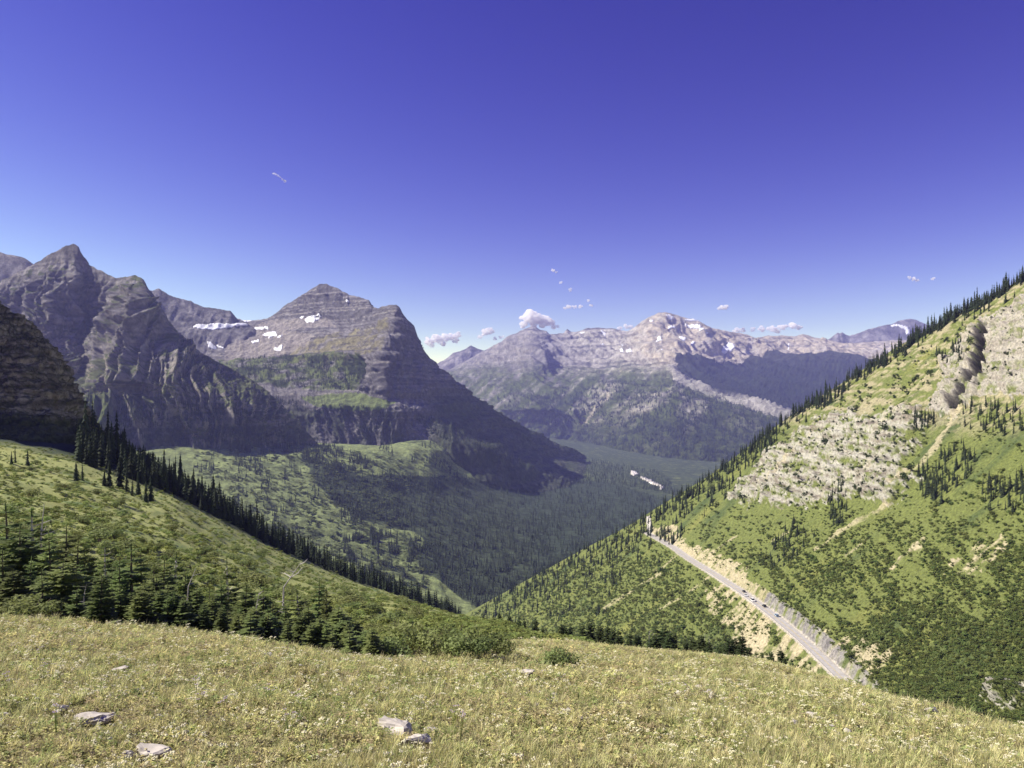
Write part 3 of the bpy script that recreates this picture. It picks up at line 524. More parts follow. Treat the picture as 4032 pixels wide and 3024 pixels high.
us_h = np.concatenate([np.linspace(1700, 4150, nu-60), np.linspace(4150, 5000, 61)[1:]]); top = np.interp(us_h, *np.array(RIDGE, float).T); nu = len(us_h)
g = Land(); g.us = us_h; t = np.linspace(0, 1, nv)[:, None]; g.v = np.concatenate([top[None]+np.array([420, 240, 120, 50, 15])[:, None], top+(3560-top)*t**1.15]); g.sky = 5
g.u = np.broadcast_to(us_h, g.v.shape).copy(); g.D = hill_D(g.u, np.maximum(g.v, top)); back = np.zeros(g.v.shape); back[:5] = np.array([260, 150, 80, 36, 10])[:, None]
g.D = np.where(back > 0, hill_D(g.u, np.broadcast_to(top, g.v.shape))+back, g.D); g.P = pix(g.u, g.v, g.D)
nrm = np.array((-MS, 0, 1.0)); nrm /= np.linalg.norm(nrm)
x, y, z = np.moveaxis(g.P, -1, 0); a = y; b = np.hypot(x-178, z+151)*np.sign(x-178)           # along and up the slope
wob = fbm(g.u/160, g.v/160, o=3)
n1 = fbm(a/26, b/80, o=5, gain=0.55); n2 = fbm(a/7, b/12, z/9, o=4, gain=0.6); n3 = fbm(a/60, b/60, o=3)
wb2 = fbm(g.u/45, g.v/45, o=4, gain=0.65); wb3 = fbm(g.u/45+50, g.v/45, o=4, gain=0.65)
ju, jv = g.u+30*n2+45*wob+70*wb2, g.v+24*n2+30*wob+55*wb3
CLIFF1 = [(2870,1965),(2950,1860),(3060,1765),(3200,1660),(3330,1620),(3460,1640),(3600,1600),(3660,1660),(3620,1760),(3570,1840),(3650,1890),(3500,1985),(3400,1955),(3300,1975),(3170,2012),(3020,1990),(2940,1990)]
CLIFF2 = [(3770,1320),(3860,1270),(3940,1230),(4040,1180),(5000,700),(5000,1500),(4040,1560),(3900,1560),(3840,1580),(3760,1640),(3690,1640),(3650,1600),(3720,1500),(3740,1420)]
CLIFF3 = [(3560,1900),(3640,1905),(3640,1930),(3560,1950)]; CLIFF4 = [(3850,2700),(3940,2690),(4100,2690),(4100,2800),(3960,2800),(3880,2770)]
rock = (inpoly(ju, jv, CLIFF1) | inpoly(ju, jv, CLIFF2) | inpoly(ju, jv, CLIFF4)).astype(float)
rockS = smooth(smooth(rock, 5), 5, 1)
d_ch = seg_dist(g.u+6*n2, g.v, [(3878,1262),(3872,1330),(3862,1400),(3855,1470),(3815,1520),(3780,1580),(3760,1600)])
chasm = sm(22, 8, d_ch)*sm(1255, 1275, g.v)*sm(1625, 1590, g.v)
steps = np.abs((z/11.0+0.6*fbm(a/60, z*0, o=2)) % 1-0.5)*2        # ledges follow the level beds
zb = z+5*fbm(a/50, b/90, o=2); bed1 = ((zb/8.5) % 1); bed2 = ((zb/2.9) % 1)
disp = 3.5*n1+1.2*n2+rockS*(4.2*np.where(bed1 < .7, bed1/.7, (1-bed1)/.3)+1.3*bed2+5.0*ridged(a/15, b/44, o=4)+2.6*ridged(a/5, b/9, z/5, o=3)-3.5)-17*chasm*(.6+.6*ridged(a/5, b/8, z/6, o=3))
disp += (1.5+3*ridged(a/6, b/10, z/7, o=3))*sm(40, 14, np.abs(d_ch-36))*(g.u < 3860)*sm(1290, 1340, g.v)*sm(1640, 1560, g.v)      # rib beside the cleft
off, rh = road_off(x, y); onr = (y > ry[0]+2) & (y < ry[-1])
cutb = sm(26, 8, off)*sm(-2, 6, off)*sm(620, 560, y); disp = disp*np.where(onr, sm(6, 22, np.abs(off)), 1)
fd = np.clip((np.arange(g.P.shape[0])-g.sky)/10, 0.1, 1)[:, None]
g.P = g.P+nrm*(disp*fd)[..., None]
x, y, z = np.moveaxis(g.P, -1, 0); off, rh = road_off(x, y)
w_in, w_out = 4.2, 4.6
zn = np.where(off > w_in, rh+np.minimum((off-w_in)*np.where(y < 590, 2.2, 1.35), 1e9), np.where(off < -w_out, rh-(-off-w_out)*1.25, rh))
zn = np.where((off > w_in), np.minimum(z, np.maximum(zn, rh)) , np.where(off < -w_out, np.maximum(z, np.minimum(zn, rh)), rh))
g.P[..., 2] = np.where(onr, zn, z); bank = onr*((off > 3.6) & (zn < z-0.3) | (off > w_in) & (off < 9)).astype(float); fill = onr*((off < -w_out+0.4) & (zn > z+0.2)).astype(float); bench = onr*((off > -w_out-0.3) & (off < w_in+0.3)).astype(float)
g.n = up_out(normals(g.P)); g.slope = g.n[..., 2]
x, y, z = np.moveaxis(g.P, -1, 0)
GRASS = np.array((0.132, 0.155, 0.045)); TAN = np.array((0.40, 0.35, 0.225)); PALE = np.array((0.365, 0.35, 0.295))
col = mix(np.broadcast_to(GRASS, x.shape+(3,)), VEG_D*1.5, sm(0.05, 0.5, n1+0.5*n3)); col = mix(col, VEG_Y*1.1, sm(0.1, 0.55, -n1+0.3*n3)*0.6)
upper = sm(1750, 1600, g.v+0.0*g.u+40*wob)*sm(2950, 3100, g.u)
lev = perlin(z/3.6+0.8*n3, a/70, x*0)                                      # level ledges of rock showing through turf
col = mix(col, TAN*0.85, upper*sm(-0.12, 0.3, .55*lev+1.1*n2+0.5*n1+.5*wb2)*0.8)
rc = mix(np.broadcast_to(PALE, x.shape+(3,)), np.array((0.19, 0.165, 0.135)), sm(0.0, 0.5, perlin(z/2.2, a/50, x*0)+0.9*n2)); rc = mix(rc, TAN, sm(0.1, 0.5, n1)*0.6)
cleft_shade = sm(24, 12, d_ch)*sm(1255, 1275, g.v)*sm(1625, 1590, g.v)
rg = rock*sm(-0.30, 0.05, n2*1.1+0.6*n1+0.45*lev+0.02); col = mix(col, rc, rg*0.95)
r2 = inpoly(ju, jv, CLIFF2).astype(float); col = mix(col, np.array((0.30, 0.275, 0.235)), r2*sm(-0.1, 0.4, n2+0.3)*0.6)
TANS = [[(2590,2082),(2650,2068),(2700,2140),(2790,2165),(2860,2195),(2930,2235),(2930,2275),(2880,2275),(2800,2225),(2720,2190),(2650,2140)],
        [(2770,2360),(2880,2305),(2960,2375),(3050,2450),(3150,2545),(3260,2650),(3230,2720),(3080,2650),(2950,2610),(2860,2570),(2900,2490),(2830,2430)],
        [(3100,2420),(3200,2460),(3330,2490),(3420,2540),(3540,2560),(3520,2650),(3430,2700),(3340,2680),(3250,2580)],
        [(3800,2190),(3900,2110),(3975,2105),(3960,2170),(3870,2240),(3780,2275),(3720,2270)], [(3500,2220),(3600,2150),(3640,2160),(3590,2230),(3520,2270)]]
col = mix(col, np.array((0.075, 0.07, 0.066)), cleft_shade*.9)                        # deep shade of the cleft painted into its rock colour
for k, P_ in enumerate(TANS):
    mk = inpoly(ju, jv, P_).astype(float); th = (-0.2, 0.0, 0.1, 0.0, 0.15)[k]
    col = mix(col, TAN*(1.0+0.12*n2[..., None]), mk*sm(th, th+0.3, n2*0.9+0.9*fbm(a/9, b/30, o=3)+0.15)*0.92)
col = mix(col, TAN*1.05, inpoly(g.u+9*n2, g.v+6*n2, [(2885,2562),(2960,2492),(3032,2482),(3022,2540),(2945,2590)])*0.9)
for line, wd in (([(3805,1575),(3730,1690),(3690,1760),(3600,1850),(3520,1910)], 9), ([(3500,1985),(3380,2050),(3300,2100),(3210,2165)], 6), ([(3640,2120),(3625,2160),(3590,2190)], 5), ([(3420,2120),(3330,2190)], 3), ([(2600,2260),(2480,2330),(2380,2400)], 4), ([(2800,2290),(2700,2340),(2600,2400)], 3), ([(2700,2180),(2580,2250)], 3), ([(3100,2095),(3040,2130)], 5), ([(2900,2110),(2820,2170)], 3)):
    col = mix(col, TAN*1.05, sm(wd+3, wd-1, seg_dist(g.u+9*n2, g.v+6*n2, line))*sm(-0.25, 0.2, n2+0.1)*0.7)
slab = 0*g.u
col = mix(col, mix(np.broadcast_to(np.array((0.33, 0.31, 0.285)), x.shape+(3,)), ROCK_D, sm(-0.2, 0.3, n2)), np.clip(bank, 0, 1)*np.where(y < 560, sm(-.25, .15, n2+.1), sm(.1, .35, n2))*0.95); col = mix(col, TAN, np.clip(bank, 0, 1)*(y > 560)*sm(-.25, .1, n1+.4*n2)*.8); col = mix(col, TAN*1.1, np.clip(fill, 0, 1)*sm(-0.5, -0.1, n2)); col = mix(col, np.array((0.40, 0.37, 0.31)), bench)
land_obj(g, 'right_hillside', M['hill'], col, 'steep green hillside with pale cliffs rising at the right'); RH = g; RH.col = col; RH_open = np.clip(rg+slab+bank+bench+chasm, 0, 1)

patch(RH, [(2546,2036),(2562,2032),(2568,2060),(2566,2092),(2551,2092),(2545,2060)], 'scree_patch', plain_mat('pale_scree', (0.42, 0.40, 0.36), .9, .2, .2), 1.2, 'narrow upright pale patch beside the far end of the road', 'scree', None, 2.0)
# ------------------------------------------------------------------ road, wall, cars
asph = plain_mat('worn_asphalt', (0.40, 0.385, 0.36), 0.9, 0.15, 0.4)
rn = np.stack([np.gradient(ry), -np.gradient(rx)], 1); rn /= np.linalg.norm(rn, axis=1)[:, None]      # points uphill (to +x)
def strip(o0, o1, dz): return np.stack([np.stack([rx+rn[:, 0]*o, ry+rn[:, 1]*o, np.polyval(cz, ry)+dz], -1) for o in (o0, o1)], 1)
S = strip(-3.3, 3.3, 0.06); tag(mesh_obj('road', S.reshape(-1, 3), grid_faces(len(ry), 2), asph), 'pale narrow mountain road cut along the right hillside', None, None, 'structure')
yel = plain_mat('centre_line_paint', (0.55, 0.42, 0.10), 0.8, 0.2, 1.0); S = strip(-0.12, 0.12, 0.066)
mesh_obj('centre_line', S.reshape(-1, 3), grid_faces(len(ry), 2), yel, parent=bpy.data.objects['road'])
wallm = plain_mat('guard_wall_stone', (0.42, 0.39, 0.34), 0.9, 0.35, 0.8)
a_, b_ = strip(-4.1, -3.65, 0.02), strip(-4.1, -3.65, 0.55); W = np.stack([a_[:, 0], b_[:, 0], b_[:, 1], a_[:, 1]], 1); k0, k1 = 4, 150
tag(mesh_obj('guard_wall', W[k0:k1].reshape(-1, 3), grid_faces(k1-k0, 4), wallm), 'low pale stone guard wall along the outer edge of the road', 'wall')
tyre = plain_mat('tyre_rubber', (0.02, 0.02, 0.02), 0.9); glass = plain_mat('car_glass', (0.02, 0.025, 0.03), 0.08, 0.05, 1, 0.6); rimm = plain_mat('wheel_rim', (0.4, 0.4, 0.42), 0.4, metal=0.8); lampm = plain_mat('headlamp', (0.7, 0.7, 0.7), 0.2)
def car(loc, rz, paint, label, kind):
    L, Wd, Ht, hood = (4.5, 1.8, 1.45, 0.82) if kind == 'sedan' else (4.8, 1.9, 1.75, 0.98) if kind == 'suv' else (5.4, 2.0, 2.15, 1.05)
    t = empty('car', loc, rz); tag(t, label, 'car', 'cars on the mountain road')
    def hull(pts, w0, w1, nm, mat, par):
        m = MB(); n = len(pts); zs = [p[1] for p in pts]; lo, hi = min(zs), max(zs)
        ww = [(w0+(w1-w0)*(p[1]-lo)/(hi-lo+1e-6))/2 for p in pts]
        vs = [(p[0], -q, p[1]) for p, q in zip(pts, ww)]+[(p[0], q, p[1]) for p, q in zip(pts, ww)]
        m.add(vs, [tuple(range(n))[::-1], tuple(range(n, 2*n))]+[(i, (i+1) % n, n+(i+1) % n, n+i) for i in range(n)]); return m.obj(nm, mat, par)
    h = L/2; pm = plain_mat('car_paint', paint, 0.3, 0.05, 1, 0.5)
    hull([(-h, .35), (-h+.08, hood-.05), (-h+.35, hood), (h-1.2, hood), (h-.15, hood-.15), (h, .55), (h-.03, .3), (-h+.05, .28)], Wd, Wd*.96, 'body', pm, t)
    cb, cf = (-h+.75, h-1.35) if kind == 'sedan' else (-h+.15, h-1.4)
    hull([(cb, hood), (cb+(.55 if kind == 'sedan' else .2), Ht-.07), (cf-.75, Ht-.07), (cf, hood)], Wd*.94, Wd*.78, 'windows', glass, t)
    hull([(cb+(.5 if kind == 'sedan' else .18), Ht-.09), (cb+(.62 if kind == 'sedan' else .3), Ht), (cf-.85, Ht), (cf-.72, Ht-.09)], Wd*.80, Wd*.76, 'roof', pm, t)
    for sx in (-1, 1):
        for sy in (-1, 1):
            m = MB(); c = Vector((sx*L*.31, sy*Wd*.46, .33)); m.tube([c-Vector((0, .11, 0)), c+Vector((0, .11, 0))], [.33, .33], 12); m.add([c+Vector((.33*math.cos(q*.5236), sy*.11, .33*math.sin(q*.5236))) for q in range(12)], [tuple(range(12))])
            wl = m.obj('wheel', tyre, t); m = MB(); c2 = c+Vector((0, sy*.116, 0)); m.add([c2+Vector((.2*math.cos(q*.5236), 0, .2*math.sin(q*.5236))) for q in range(12)], [tuple(range(12))]); m.obj('rim', rimm, wl)
    for sy in (-1, 1):
        m = MB(); c = (h-.02, sy*Wd*.36, hood-.28); m.add([(c[0]+dx, c[1]+dy, c[2]+dz) for dx in (-.08, .03) for dy in (-.17, .17) for dz in (-.07, .07)], [(0,1,3,2),(4,6,7,5),(0,4,5,1),(2,3,7,6),(0,2,6,4),(1,5,7,3)]); m.obj('headlight', lampm, t)
    return t
for uc, side, paint, kind, lab in ((2920, 1.5, (0.03, 0.03, 0.035), 'sedan', 'black car on the road, farthest of the five'), (2943, -1.5, (0.75, 0.75, 0.74), 'sedan', 'small white car just behind the black car farthest along the road'),
        (2974, -1.5, (0.80, 0.79, 0.76), 'van', 'white van in the middle of the line of cars'), (3002, 1.5, (0.025, 0.025, 0.03), 'suv', 'black car between the white van and the pale blue car'), (3051, 1.5, (0.35, 0.45, 0.58), 'suv', 'pale blue car beside the rock cut, nearest of the five')):
    uu = CX+F*rx/ry; k = int(np.argmin(np.abs(uu-uc))); hd = math.atan2(ry[k+1]-ry[k], rx[k+1]-rx[k])+(math.pi if side < 0 else 0)
    car((rx[k]+rn[k, 0]*side, ry[k]+rn[k, 1]*side, np.polyval(cz, ry[k])+0.07), hd, paint, lab, kind)

# ------------------------------------------------------------------ plants: builders
def fir_crown(seed, r=0.2, levels=17, per=7, z0=0.10, fluff=1.0):
    rd_ = random.Random(seed); m = MB(); up = Vector((0, 0, 1))
    for l in range(levels):
        f = (l+rd_.uniform(-.25, .25))/levels; z = z0+(0.985-z0)*f; R = r*(1-f)**0.68*(0.8+0.35*rd_.random())+0.016
        if rd_.random() < 0.06: continue
        for k in range(per if f < 0.8 else 5):
            a = 2*math.pi*(k+rd_.random()*.8)/per+l*1.3; Lb = R*rd_.uniform(.6, 1.15); d = Vector((math.cos(a), math.sin(a), 0)); s = Vector((-d.y, d.x, 0))
            sl = 0.35*f-0.25*(1-f)+rd_.uniform(-.15, .12); p0 = Vector((0, 0, z)); p1 = p0+d*Lb*.55+up*Lb*sl*.55; p2 = p0+d*Lb+up*Lb*(sl*.8+rd_.uniform(-.02, .12)); wd = Lb*.20*fluff+.004
            m.quad(p0+s*wd*.3, p1+s*wd, p2, p1-s*wd)
            m.quad(p0+up*.006, p1+up*wd*.5, p2, p1-up*wd*.9)
            for tt in (.3, .5, .68, .85):
                q = p0.lerp(p1, tt/.55) if tt < .55 else p1.lerp(p2, (tt-.55)/.45)
                for sg in (-1, 1):
                    dr = (d*rd_.uniform(.5, .9)+s*sg+up*rd_.uniform(-.55, .15)).normalized(); ln = Lb*(.50-.30*tt)*rd_.uniform(.7, 1.2)*fluff+.006; nn = dr.cross(up+s*rd_.uniform(-.6, .6)).normalized()
                    m.quad(q, q+dr*ln*.5+nn*ln*.22, q+dr*ln, q+dr*ln*.5-nn*ln*.22)
    m.tube([(0, 0, .93), (0, 0, 1.0)], [.006, .002], 4)
    return m
def fir_trunk(seed, rad=0.014, bare=0):
    rd_ = random.Random(seed); m = MB(); m.tube([(0, 0, -.06), (0, 0, .3), (.004, .003, .65), (0, 0, .97)], [rad, rad*.85, rad*.5, rad*.12], 6)
    for k in range(6+bare):
        a = rd_.random()*6.28; z = rd_.uniform(.06, .9 if bare else .3); L = rd_.uniform(.04, .10); m.tube([(0, 0, z), (L*math.cos(a), L*math.sin(a), z+rd_.uniform(-.03, .03))], [rad*.3, rad*.08], 3)
    return m
def spire(seed, r=0.11, levels=11, per=6):
    rd_ = random.Random(seed); m = MB()
    for l in range(levels):
        f = l/levels; z = .05+.93*f; R = (r*(1-f)**.75+.008)*rd_.uniform(.75, 1.2); dr = .9*R+.02; off = rd_.random()*6
        for k in range(per):
            a = off+2*math.pi*(k+rd_.uniform(-.2, .2))/per; b = 2*math.pi/per*.62; RR = R*rd_.uniform(.7, 1.25); zz = z-dr*rd_.uniform(.5, 1.1)
            c0 = (0, 0, z+.05); e0 = (RR*.75*math.cos(a-b), RR*.75*math.sin(a-b), zz+dr*.25); e1 = (RR*math.cos(a), RR*math.sin(a), zz); e2 = (RR*.75*math.cos(a+b), RR*.75*math.sin(a+b), zz+dr*.25)
            m.add((c0, e0, e1, e2), ((0, 1, 2), (0, 2, 3)))
    m.add(((0, 0, 1.02), (.012, 0, .9), (-.006, .01, .9), (-.006, -.01, .9)), ((0, 1, 2), (0, 2, 3), (0, 3, 1)))
    return m
def leaf_cloud(seed, n=420, leaf=.07, squash=.75, lobes=5):
    rd_ = random.Random(seed); m = MB(); cs = [(Vector((rd_.uniform(-.3, .3), rd_.uniform(-.3, .3), rd_.uniform(.3, .62))), rd_.uniform(.26, .40)) for _ in range(lobes)]
    for i in range(n):
        c, R = cs[rd_.randrange(lobes)]; v = Vector((rd_.gauss(0, 1), rd_.gauss(0, 1), rd_.gauss(0, 1))).normalized(); p = c+Vector((v.x, v.y, v.z*squash))*R*(rd_.random()**.35)
        if p.z < .02: p.z = .02+rd_.random()*.1
        a = Vector((rd_.gauss(0, 1), rd_.gauss(0, 1), rd_.gauss(0, .7))).normalized(); nn = (v*.8+Vector((rd_.gauss(0, 1), rd_.gauss(0, 1), rd_.gauss(.6, 1)))*.6).normalized(); b = nn.cross(a).normalized(); a = b.cross(nn); L = leaf*rd_.uniform(.6, 1.3)
        m.quad(p-a*L, p+b*L*.55, p+a*L, p-b*L*.55)
    return m
def shrub_stems(seed, n=14, top=.75):
    rd_ = random.Random(seed); m = MB()
    for i in range(n):
        a = rd_.random()*6.28; R = rd_.uniform(.1, .5); q = Vector((R*math.cos(a), R*math.sin(a), rd_.uniform(.35, top))); m.tube([(0.06*math.cos(a), .06*math.sin(a), -.05), q*.55+Vector((0, 0, .02)), q], [.014, .010, .004], 4)
    return m
class Kind:
    def __init__(s, parts): s.parts = [(n, mb.obj(n, mt, link=False)) for n, mb, mt in parts]
    def place(s, name, loc, scale, rz, label, cat, group, tilt=0.0):
        e = empty(name, loc, rz, scale); e.rotation_euler = (random.uniform(-tilt, tilt), random.uniform(-tilt, tilt), rz)
        for n, o in s.parts:
            c = bpy.data.objects.new(n, o.data); C.objects.link(c); c.parent = e
        return tag(e, label, cat, group)
FIRS = [Kind([('trunk', fir_trunk(i, .014), M['bark']), ('crown', fir_crown(i, .17+.035*(i % 4), 14+i % 5, 7, fluff=1.25), M['needles'])]) for i in range(6)]
DARKFIRS = [Kind([('trunk', fir_trunk(i, .014), M['bark']), ('crown', fir_crown(200+i, .22+.03*(i % 3), 13+i % 4, 7), M['stunt'])]) for i in range(5)]
GREYFIRS = [Kind([('trunk', fir_trunk(20+i, .020, 10), M['dead']), ('crown', fir_crown(30+i, .17, 14, 5, .22), M['needles'])]) for i in range(4)]
SPIRES = [Kind([('trunk', fir_trunk(40+i, .016), M['bark']), ('crown', spire(50+i, (.07, .10, .13, .16, .09, .12, .18)[i], (12, 15, 11, 13, 9, 14, 10)[i], 7), M['darkneedles'])]) for i in range(7)]
SHRUBS = [Kind([('stems', shrub_stems(60+i), M['twig']), ('foliage', leaf_cloud(70+i, 520, .055), M['alder'])]) for i in range(5)]

# ---------- firs beside the meadow
spot = [(30,1965,66,0),(85,2040,58,0),(150,1985,70,1),(205,2075,56,0),(262,2060,66,0),(300,2085,54,0),(345,2120,62,0),(395,2235,44,0),(420,2120,60,1),(470,2150,52,0),(520,2130,60,0),(560,2150,66,0),(600,2205,54,0),(650,2190,62,0),(690,2160,70,1),(735,2215,58,0),(780,2290,54,0),(830,2305,60,0),
        (870,2260,70,0),(905,2190,74,1),(960,2290,60,0),(1005,2330,66,0),(1040,2300,58,0),(1070,2350,62,0),(1130,2350,56,0),(1175,2310,64,1),(1215,2370,58,0),(1258,2270,66,0),(1285,2300,60,0),(1330,2380,56,0),(1365,2410,58,0),(1400,2430,56,0),(1430,2470,54,0),(320,2200,50,0),(240,2190,48,0),(110,2180,50,0),(20,2150,50,0),(480,2290,48,0),(560,2280,50,0),(640,2310,48,0),(720,2330,50,0),(1090,2420,54,0),(950,2380,52,0),(860,2380,54,0),(1240,2440,55,0),(1160,2440,54,0),(60,2230,48,0),(170,2230,46,0),(300,2290,45,0),(790,2380,50,0)]
def nth(k): return f"{k}{'th' if 10 <= k % 100 <= 20 else {1: 'st', 2: 'nd', 3: 'rd'}.get(k % 10, 'th')}"
spot = [(u, vt, D*.56+3, gk) for u, vt, D, gk in spot]+[(u, vt, D, 0) for u, vt, D in ((1450,2490,25),(1380,2480,25),(1310,2460,26),(1220,2450,27),(1130,2430,27),(1040,2420,28),(960,2400,28),(880,2370,28),(800,2360,29),(730,2350,29),(660,2330,29),(590,2320,30),(520,2320,30),(450,2310,30),(1470,2530,24),(1345,2440,29),(1180,2390,30),(1010,2370,31),(830,2330,32),(610,2270,33),(440,2230,34),(280,2220,34),(130,2150,36))]
spot += [(float(u_), float(np.interp(u_, [350, 700, 1000, 1200, 1480], [2330, 2370, 2430, 2470, 2510]))+rng.uniform(-80, 45), float(np.interp(u_, [350, 1060, 1480], [30, 27, 24.5]))+rng.uniform(-.5, 4), 0) for u_ in np.sort(rng.uniform(380, 1480, 25))]
spot.sort()
for i, (u, vt, D, gk) in enumerate(spot):
    p = ground_at(u, D); h = max(1.2, (V0-vt)/F*D-p.z); K = (GREYFIRS if gk else FIRS); rz = random.random()*6.28
    lab = f'green fir in the clump beside the meadow, {nth(i+1)} treetop from the left edge'
    if u == 395: lab = 'small bright fir standing in front of the dark gap in the clump'
    elif gk: lab = {150: 'fir with a bare pale upper trunk near the left edge', 420: 'fir with a bare pale trunk above the dark gap in the clump', 690: 'tall fir with a pale trunk near the middle of the clump', 905: 'tall fir with a pale trunk on the bright slope', 1175: 'fir with a pale trunk near the right end of the clump'}[u]
    wf = rng.uniform(1.2, 2.4)*(1 if h < 2.6 else .85); K[i % len(K)].place('fir_tree', p-Vector((0, 0, .08*h)), (h*wf, h*wf, h*1.05), rz, lab, 'tree', 'firs in the clump beside the meadow', .05)
# ---------- dead snags
def snag(u, vt, D, lean, label, n=7, bend=0.0, seed=0):
    rd_ = random.Random(seed); p = ground_at(u, D); h = (V0-vt)/F*D-p.z; m = MB(); r = .016*h
    pts = [Vector((0, 0, -.3)), Vector((lean*.2*h, 0, h*.35)), Vector((lean*.45*h, 0, h*.72)), Vector(((lean+bend)*h, 0, h))]
    m.tube(pts, [r, r*.8, r*.5, r*.15], 7); t = empty('dead_snag', p); m.obj('trunk', M['dead'], t)
    for k in range(n):
        f = rd_.uniform(.25, .95); q = pts[1].lerp(pts[2], f) if f < .6 else pts[2].lerp(pts[3], (f-.6)/.4); a = rd_.uniform(-1.2, 1.2)+(0 if rd_.random() < .6 else math.pi); L = h*rd_.uniform(.06, .2)
        b = MB(); b.tube([q, q+Vector((math.cos(a)*L*.6, math.sin(a)*L*.6, L*.15)), q+Vector((math.cos(a)*L, math.sin(a)*L, L*rd_.uniform(.1, .6)))], [r*.35, r*.25, r*.08], 4); b.obj('branch', M['dead'], t)
    return tag(t, label, 'dead tree', 'bare dead snags')
for a in ((1108,2210,40,.06,'tall pale dead snag with its top bent to the right',10,.16,1),(1010,2330,33,.0,'short bare snag between the firs',5,.05,2),(245,2230,34,.0,'pale snag with spread branches near the left edge',9,.02,3),(330,2300,29,.02,'white forked stump in front of the fir clump',6,.05,4),
          (2556,2478,84,.0,'left of a pair of thin white snags behind the meadow',2,.0,5),(2572,2480,84,.0,'right of a pair of thin white snags behind the meadow',2,.0,6),(2632,2486,82,.06,'leaning thin white snag behind the meadow',2,.02,7),(2775,2490,80,.0,'thin white snag among the firs near the tan slide',2,.0,8),(2790,2500,78,.02,'short white snag among the firs near the tan slide',2,.0,9),(730,2235,34,.1,'slanting white pole in the fir clump',3,.06,10),(165,1985,42,-.02,'pale bare treetop at the upper left of the clump',8,.04,11)): snag(*a)
# ---------- firs along the back edge of the meadow
for i in range(46):
    u = 1905+i*27+rng.uniform(-12, 12); D = float(np.interp(u, [1900, 2200, 2500, 3000, 3250], [180, 100, 82, 68, 52]))*rng.uniform(.96, 1.1); p = ground_at(u, D)
    px = np.interp(u, [1900, 2100, 2300, 2600, 2900, 3200], [34, 50, 75, 95, 85, 70])*rng.uniform(.55, 1.2); h = px/F*D
    h *= 1.3; DARKFIRS[i % 5].place('fir_tree', p, (h*1.3, h*1.3, h), rng.uniform(0, 6), f'stunted fir, {nth(i+1)} from the left along the back edge of the meadow', 'tree', 'stunted firs along the back edge of the meadow', .06)
for i, (u, vt, D) in enumerate(((3440,2690,75),(3480,2700,70),(3520,2690,72),(3560,2705,66),(3605,2710,60),(3380,2660,80),(3640,2760,55))):
    p = ground_at(u, D); h = max(.9, (V0-vt)/F*D-p.z); FIRS[i % 6].place('fir_tree', p, (h*1.2, h*1.2, h), i, 'light green fir below the end of the road, '+('third','fourth','fifth','sixth','seventh','second','eighth')[i]+' from the road', 'tree', 'light green firs below the end of the road', .05)
# ---------- dark spruces along the shaded left ridge
lr = []
for i in range(145):
    u = 320+1500*(i/145)**1.05+rng.uniform(-10, 10); Dr = float(np.interp(u, [300, 700, 1060, 1400, 1800], [388, 428, 478, 565, 690])); D = Dr*rng.uniform(.76, 1.03); lr.append((u, D))
lr.sort(key=lambda a: -a[1])
for i, (u, D) in enumerate(lr):
    p = ground_at(u, D); h = min(20, 11*math.exp(rng.normal(0, .38)))*float(np.interp(u, [300, 500, 900, 1200, 1900], [1.15, 1.05, 1.0, .85, .85])); s = h*rng.uniform(.7, 1.5)
    SPIRES[i % 7].place('spruce_tree', p-Vector((0, 0, .3)), (s, s, h), rng.uniform(0, 6), 'dark spruce in the shaded row down the left ridge', 'tree', 'dark spruces along the shaded left ridge', .03)
for i, (u, vt, D) in enumerate(((366,1566,372),(424,1607,370),(460,1615,372),(440,1655,360),(300,1640,360),(640,1812,400),(800,1905,425),(690,1790,420))):
    p = ground_at(u, D); h = (V0-vt)/F*D-p.z; SPIRES[i % 7].place('spruce_tree', p, (h*.95, h*.95, h), i, 'tall dark spruce above the shaded left ridge, '+('second','third','fifth','fourth','first','sixth','eighth','seventh')[i]+' of eight from the left', 'tree', 'tall dark spruces above the shaded left ridge', .02)
for i, (u, vt, D) in enumerate(((60,1755,235),(45,1775,230),(108,1768,238),(300,1815,232),(325,1815,236),(430,1812,240),(470,1795,250),(498,1810,248),(545,1850,246),(595,1870,250),(410,1850,238),(520,1870,236),(575,1890,235))):
    p = ground_at(u, D); h = max(3, (V0-vt)/F*D-p.z); SPIRES[i % 7].place('spruce_tree', p, (h*1.25, h*1.25, h), i, f'small sunlit conifer at the shadow line on the left hillside, {nth(sorted([60,45,108,300,325,430,470,498,545,595,410,520,575]).index(u)+1)} from the left', 'tree', 'small sunlit conifers at the shadow line', .02)
# ---------- conifers along the crest of the right hillside
RU, RV = np.array(RIDGE, float).T
def crest_pts(n, u0, u1, seed):
    r_ = np.random.default_rng(seed); u = r_.uniform(u0, u1, n); dep = np.abs(r_.normal(0, 1, n))*np.interp(u, [1900, 2400, 2700, 3100, 3600, 4100], [50, 75, 70, 30, 20, 16]); v = np.interp(u, RU, RV)+4+dep
    return on_land(RH, u, v)[0]
cp = crest_pts(135, 3050, 4080, 1)
for i, p in enumerate(cp):
    h = min(18, 10.5*math.exp(rng.normal(0, .36))); s = h*rng.uniform(.7, 1.6); SPIRES[i % 7].place('spruce_tree', Vector(p)-Vector((0, 0, .4)), (s, s, h), rng.uniform(0, 6), 'dark conifer in the line of trees along the right hillside crest', 'tree', 'conifers along the right hillside crest', .03)

